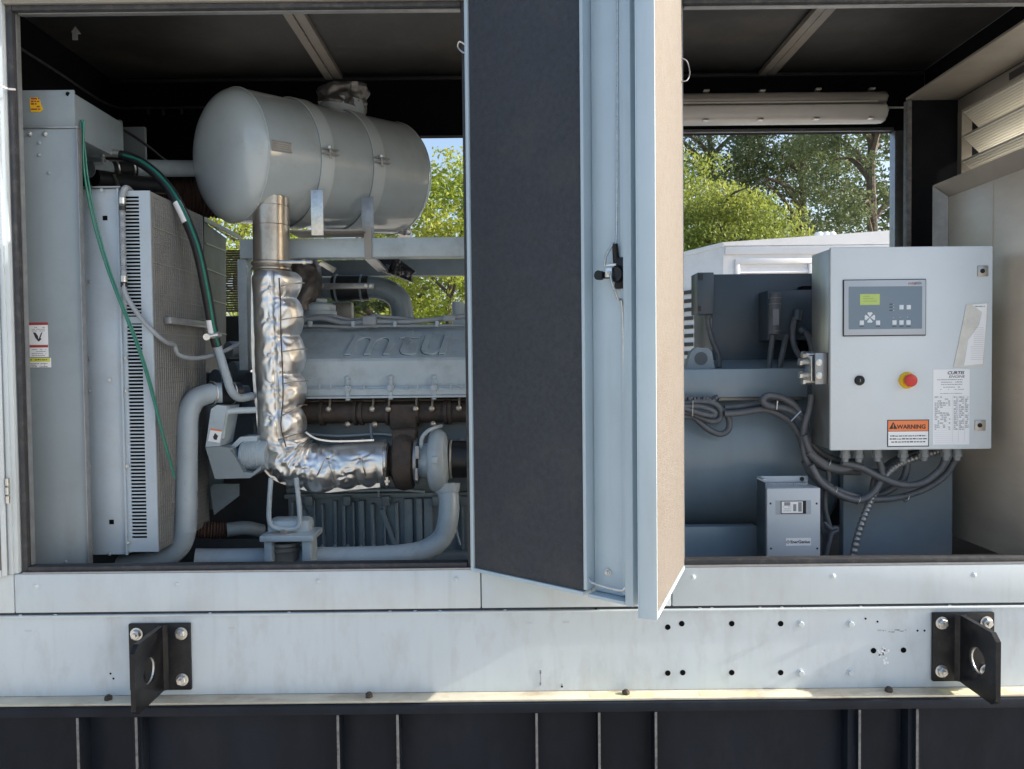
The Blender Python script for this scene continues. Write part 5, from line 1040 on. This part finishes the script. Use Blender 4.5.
for x, y in ((827, 243), (834, 243), (840, 243)): q_ = P(x, y, Yn-.03); b.lathe(Vector((q_.x, Yn+.2, nz+.13)), (0, 0, 1), [(.05, 0), (.05, .03), (.03, .05)], 12)
b.build('roof_cap', NEIGH, nb)
# ------------------------------------------------------------------ trees
def tree(name, label, px, py_top, py_c, Y, rx, rz, n_leaf, mat, leaf, trunk_r, seed, gap=.0, group=None, trunk_px=None, ground=0, trunk_show=True):
    rr = np.random.default_rng(seed); random.seed(seed)
    c = P(px, py_c, Y); t = thing(name, label, 'tree', (c.x, c.y, 0), group)
    # branches
    b = M(); base_ = Vector((c.x if trunk_px is None else P(trunk_px, py_c, Y).x, c.y, -.1)); topz = c.z+rz*.75
    tr = [base_, base_+Vector((.1, .1, (c.z-rz)*.6+.3)), Vector((base_.x+.25*rr.normal(), c.y, c.z-rz*.2)), Vector((c.x+.3*rr.normal(), c.y, topz))]
    b.tube(tr, lambda f: trunk_r*(1-.85*f)+.01, 10, 8)
    tips = []; path_ = spl(tr, 10)
    for i in range(16):
        f = rr.uniform(.35, .95); p0 = path_[int(f*(len(path_)-1))]; an = rr.uniform(0, 2*PI); ln = rr.uniform(.45, .95)
        tip = Vector((c.x+math.cos(an)*rx*ln, c.y+math.sin(an)*rx*ln*.8, p0.z+rz*rr.uniform(.05, .5))); mid = (p0+tip)/2+Vector((0, 0, rr.uniform(.0, .25)*rz*.5))
        b.tube([p0, mid, tip], lambda f: trunk_r*(.42*(1-f)+.03), 6, 5); tips.append(tip)
    b.build('trunk', BARK, t)
    nc_ = max(40, n_leaf//110)
    u_ = rr.normal(size=(nc_, 3)); u_ /= np.linalg.norm(u_, axis=1)[:, None]; rad_ = rr.uniform(.25, 1, nc_)**.5
    cc_ = np.array(c)+u_*rad_[:, None]*np.array((rx, rx*.85, rz))
    cs = rr.uniform(.10, .26, nc_)*min(rx, rz)
    w_ = cs**2; w_ /= w_.sum(); idx = rr.choice(nc_, n_leaf, p=w_)
    v_ = rr.normal(size=(n_leaf, 3)); v_ /= np.linalg.norm(v_, axis=1)[:, None]
    pos = cc_[idx]+v_*(rr.uniform(.2, 1, n_leaf)**.6*cs[idx])[:, None]*np.array((1.15, 1.15, .75))
    a1 = rr.normal(size=(n_leaf, 3)); a1 /= np.linalg.norm(a1, axis=1)[:, None]
    a2 = np.cross(a1, rr.normal(size=(n_leaf, 3))); a2 /= np.linalg.norm(a2, axis=1)[:, None]
    s1 = leaf*rr.uniform(.6, 1.3, n_leaf)[:, None]; s2 = s1*.45
    V = np.stack((pos-a1*s1, pos+a2*s2, pos+a1*s1, pos-a2*s2), 1).reshape(-1, 3)-np.array(c)
    me = bpy.data.meshes.new('crown'); me.vertices.add(len(V)); me.vertices.foreach_set('co', V.ravel()); me.loops.add(n_leaf*4); me.loops.foreach_set('vertex_index', np.arange(n_leaf*4)); me.polygons.add(n_leaf); me.polygons.foreach_set('loop_start', np.arange(n_leaf)*4); me.polygons.foreach_set('loop_total', np.full(n_leaf, 4)); me.update(); me.validate(); me.materials.append(mat)
    link('crown', me, c, t)
LY = leafmat('leaf_yellow_green', (.20, .27, .025), (.36, .39, .06))
LG = leafmat('leaf_fresh_green', (.14, .20, .03), (.30, .34, .07))
LD = leafmat('leaf_dark_green', (.085, .12, .055), (.15, .19, .08))
tree('young_tree', 'yellow green sunlit tree seen in the gap right of the muffler', 452, 160, 270, 9.0, 1.25, 1.75, 22000, LY, .036, .07, 11, trunk_px=448)
tree('young_tree', 'low yellow green tree glimpsed left of the support post under the muffler', 235, 205, 255, 10.5, 1.6, 1.5, 12000, LY, .04, .07, 12)
tree('young_tree', 'small bushy green tree glimpsed through the intake pipe bend', 372, 290, 330, 9.5, .9, 1.1, 5000, LD, .05, .06, 13)
tree('willow_tree', 'light green bushy tree low behind the white neighbouring enclosure', 728, 182, 262, 12.5, 1.5, 1.45, 34000, LG, .04, .12, 14)
tree('willow_tree', 'light green tree close behind the sunlit door edge', 668, 165, 250, 14, 1.7, 2.3, 22000, LG, .045, .10, 15)
GT = 'tall dark trees behind the white enclosure'
tree('tall_tree', 'tall dark tree nearest the rear door post, its trunk showing', 870, 90, 158, 20, 2.1, 3.1, 12500, LD, .065, .26, 16, group=GT, trunk_px=876)
tree('tall_tree', 'tall dark tree centred above the white enclosure roof', 795, 80, 150, 24, 2.7, 3.7, 21000, LD, .07, .26, 17, group=GT)
tree('tall_tree', 'tall dark tree behind the light green bushy tree', 715, 90, 160, 26, 3.0, 3.8, 19000, LD, .075, .26, 18, group=GT)
tree('tall_tree', 'distant tree filling the gap beside the rear post', 935, 130, 190, 27, 3.2, 4.5, 14000, LD, .12, .25, 19, group=GT)
tree('tall_tree', 'tall tree far behind the yellow green tree near the muffler', 395, 250, 290, 26, 3.2, 2.6, 13000, LG, .11, .25, 20, group=GT)
# ------------------------------------------------------------------ light
SUN = Vector((1.0, -.035, .50)).normalized()
sd = bpy.data.lights.new('sun', 'SUN'); sd.energy = 4.5; sd.angle = math.radians(.5); sd.color = (1, .93, .83)
so = bpy.data.objects.new('sun', sd); C.objects.link(so); so.rotation_euler = (-SUN).to_track_quat('-Z', 'Y').to_euler()
W = bpy.data.worlds.new('World'); S.world = W; W.use_nodes = True; N = W.node_tree.nodes; L = W.node_tree.links
sk = N.new('ShaderNodeTexSky'); sk.sky_type = 'NISHITA'; sk.sun_disc = False; sk.sun_elevation = math.asin(SUN.z); sk.sun_rotation = math.atan2(SUN.x, SUN.y)
sk.air_density = 1.0; sk.dust_density = 3.0; sk.ozone_density = 1.0
L.new(sk.outputs[0], N['Background'].inputs[0]); N['Background'].inputs[1].default_value = .15
S.view_settings.view_transform = 'Standard'; S.view_settings.look = 'None'; S.view_settings.gamma = 1; S.view_settings.exposure = 0.95
S.render.engine = 'CYCLES'; S.cycles.max_bounces = 8; S.cycles.diffuse_bounces = 5; S.cycles.glossy_bounces = 5
S.render.resolution_x = 1024; S.render.resolution_y = 769
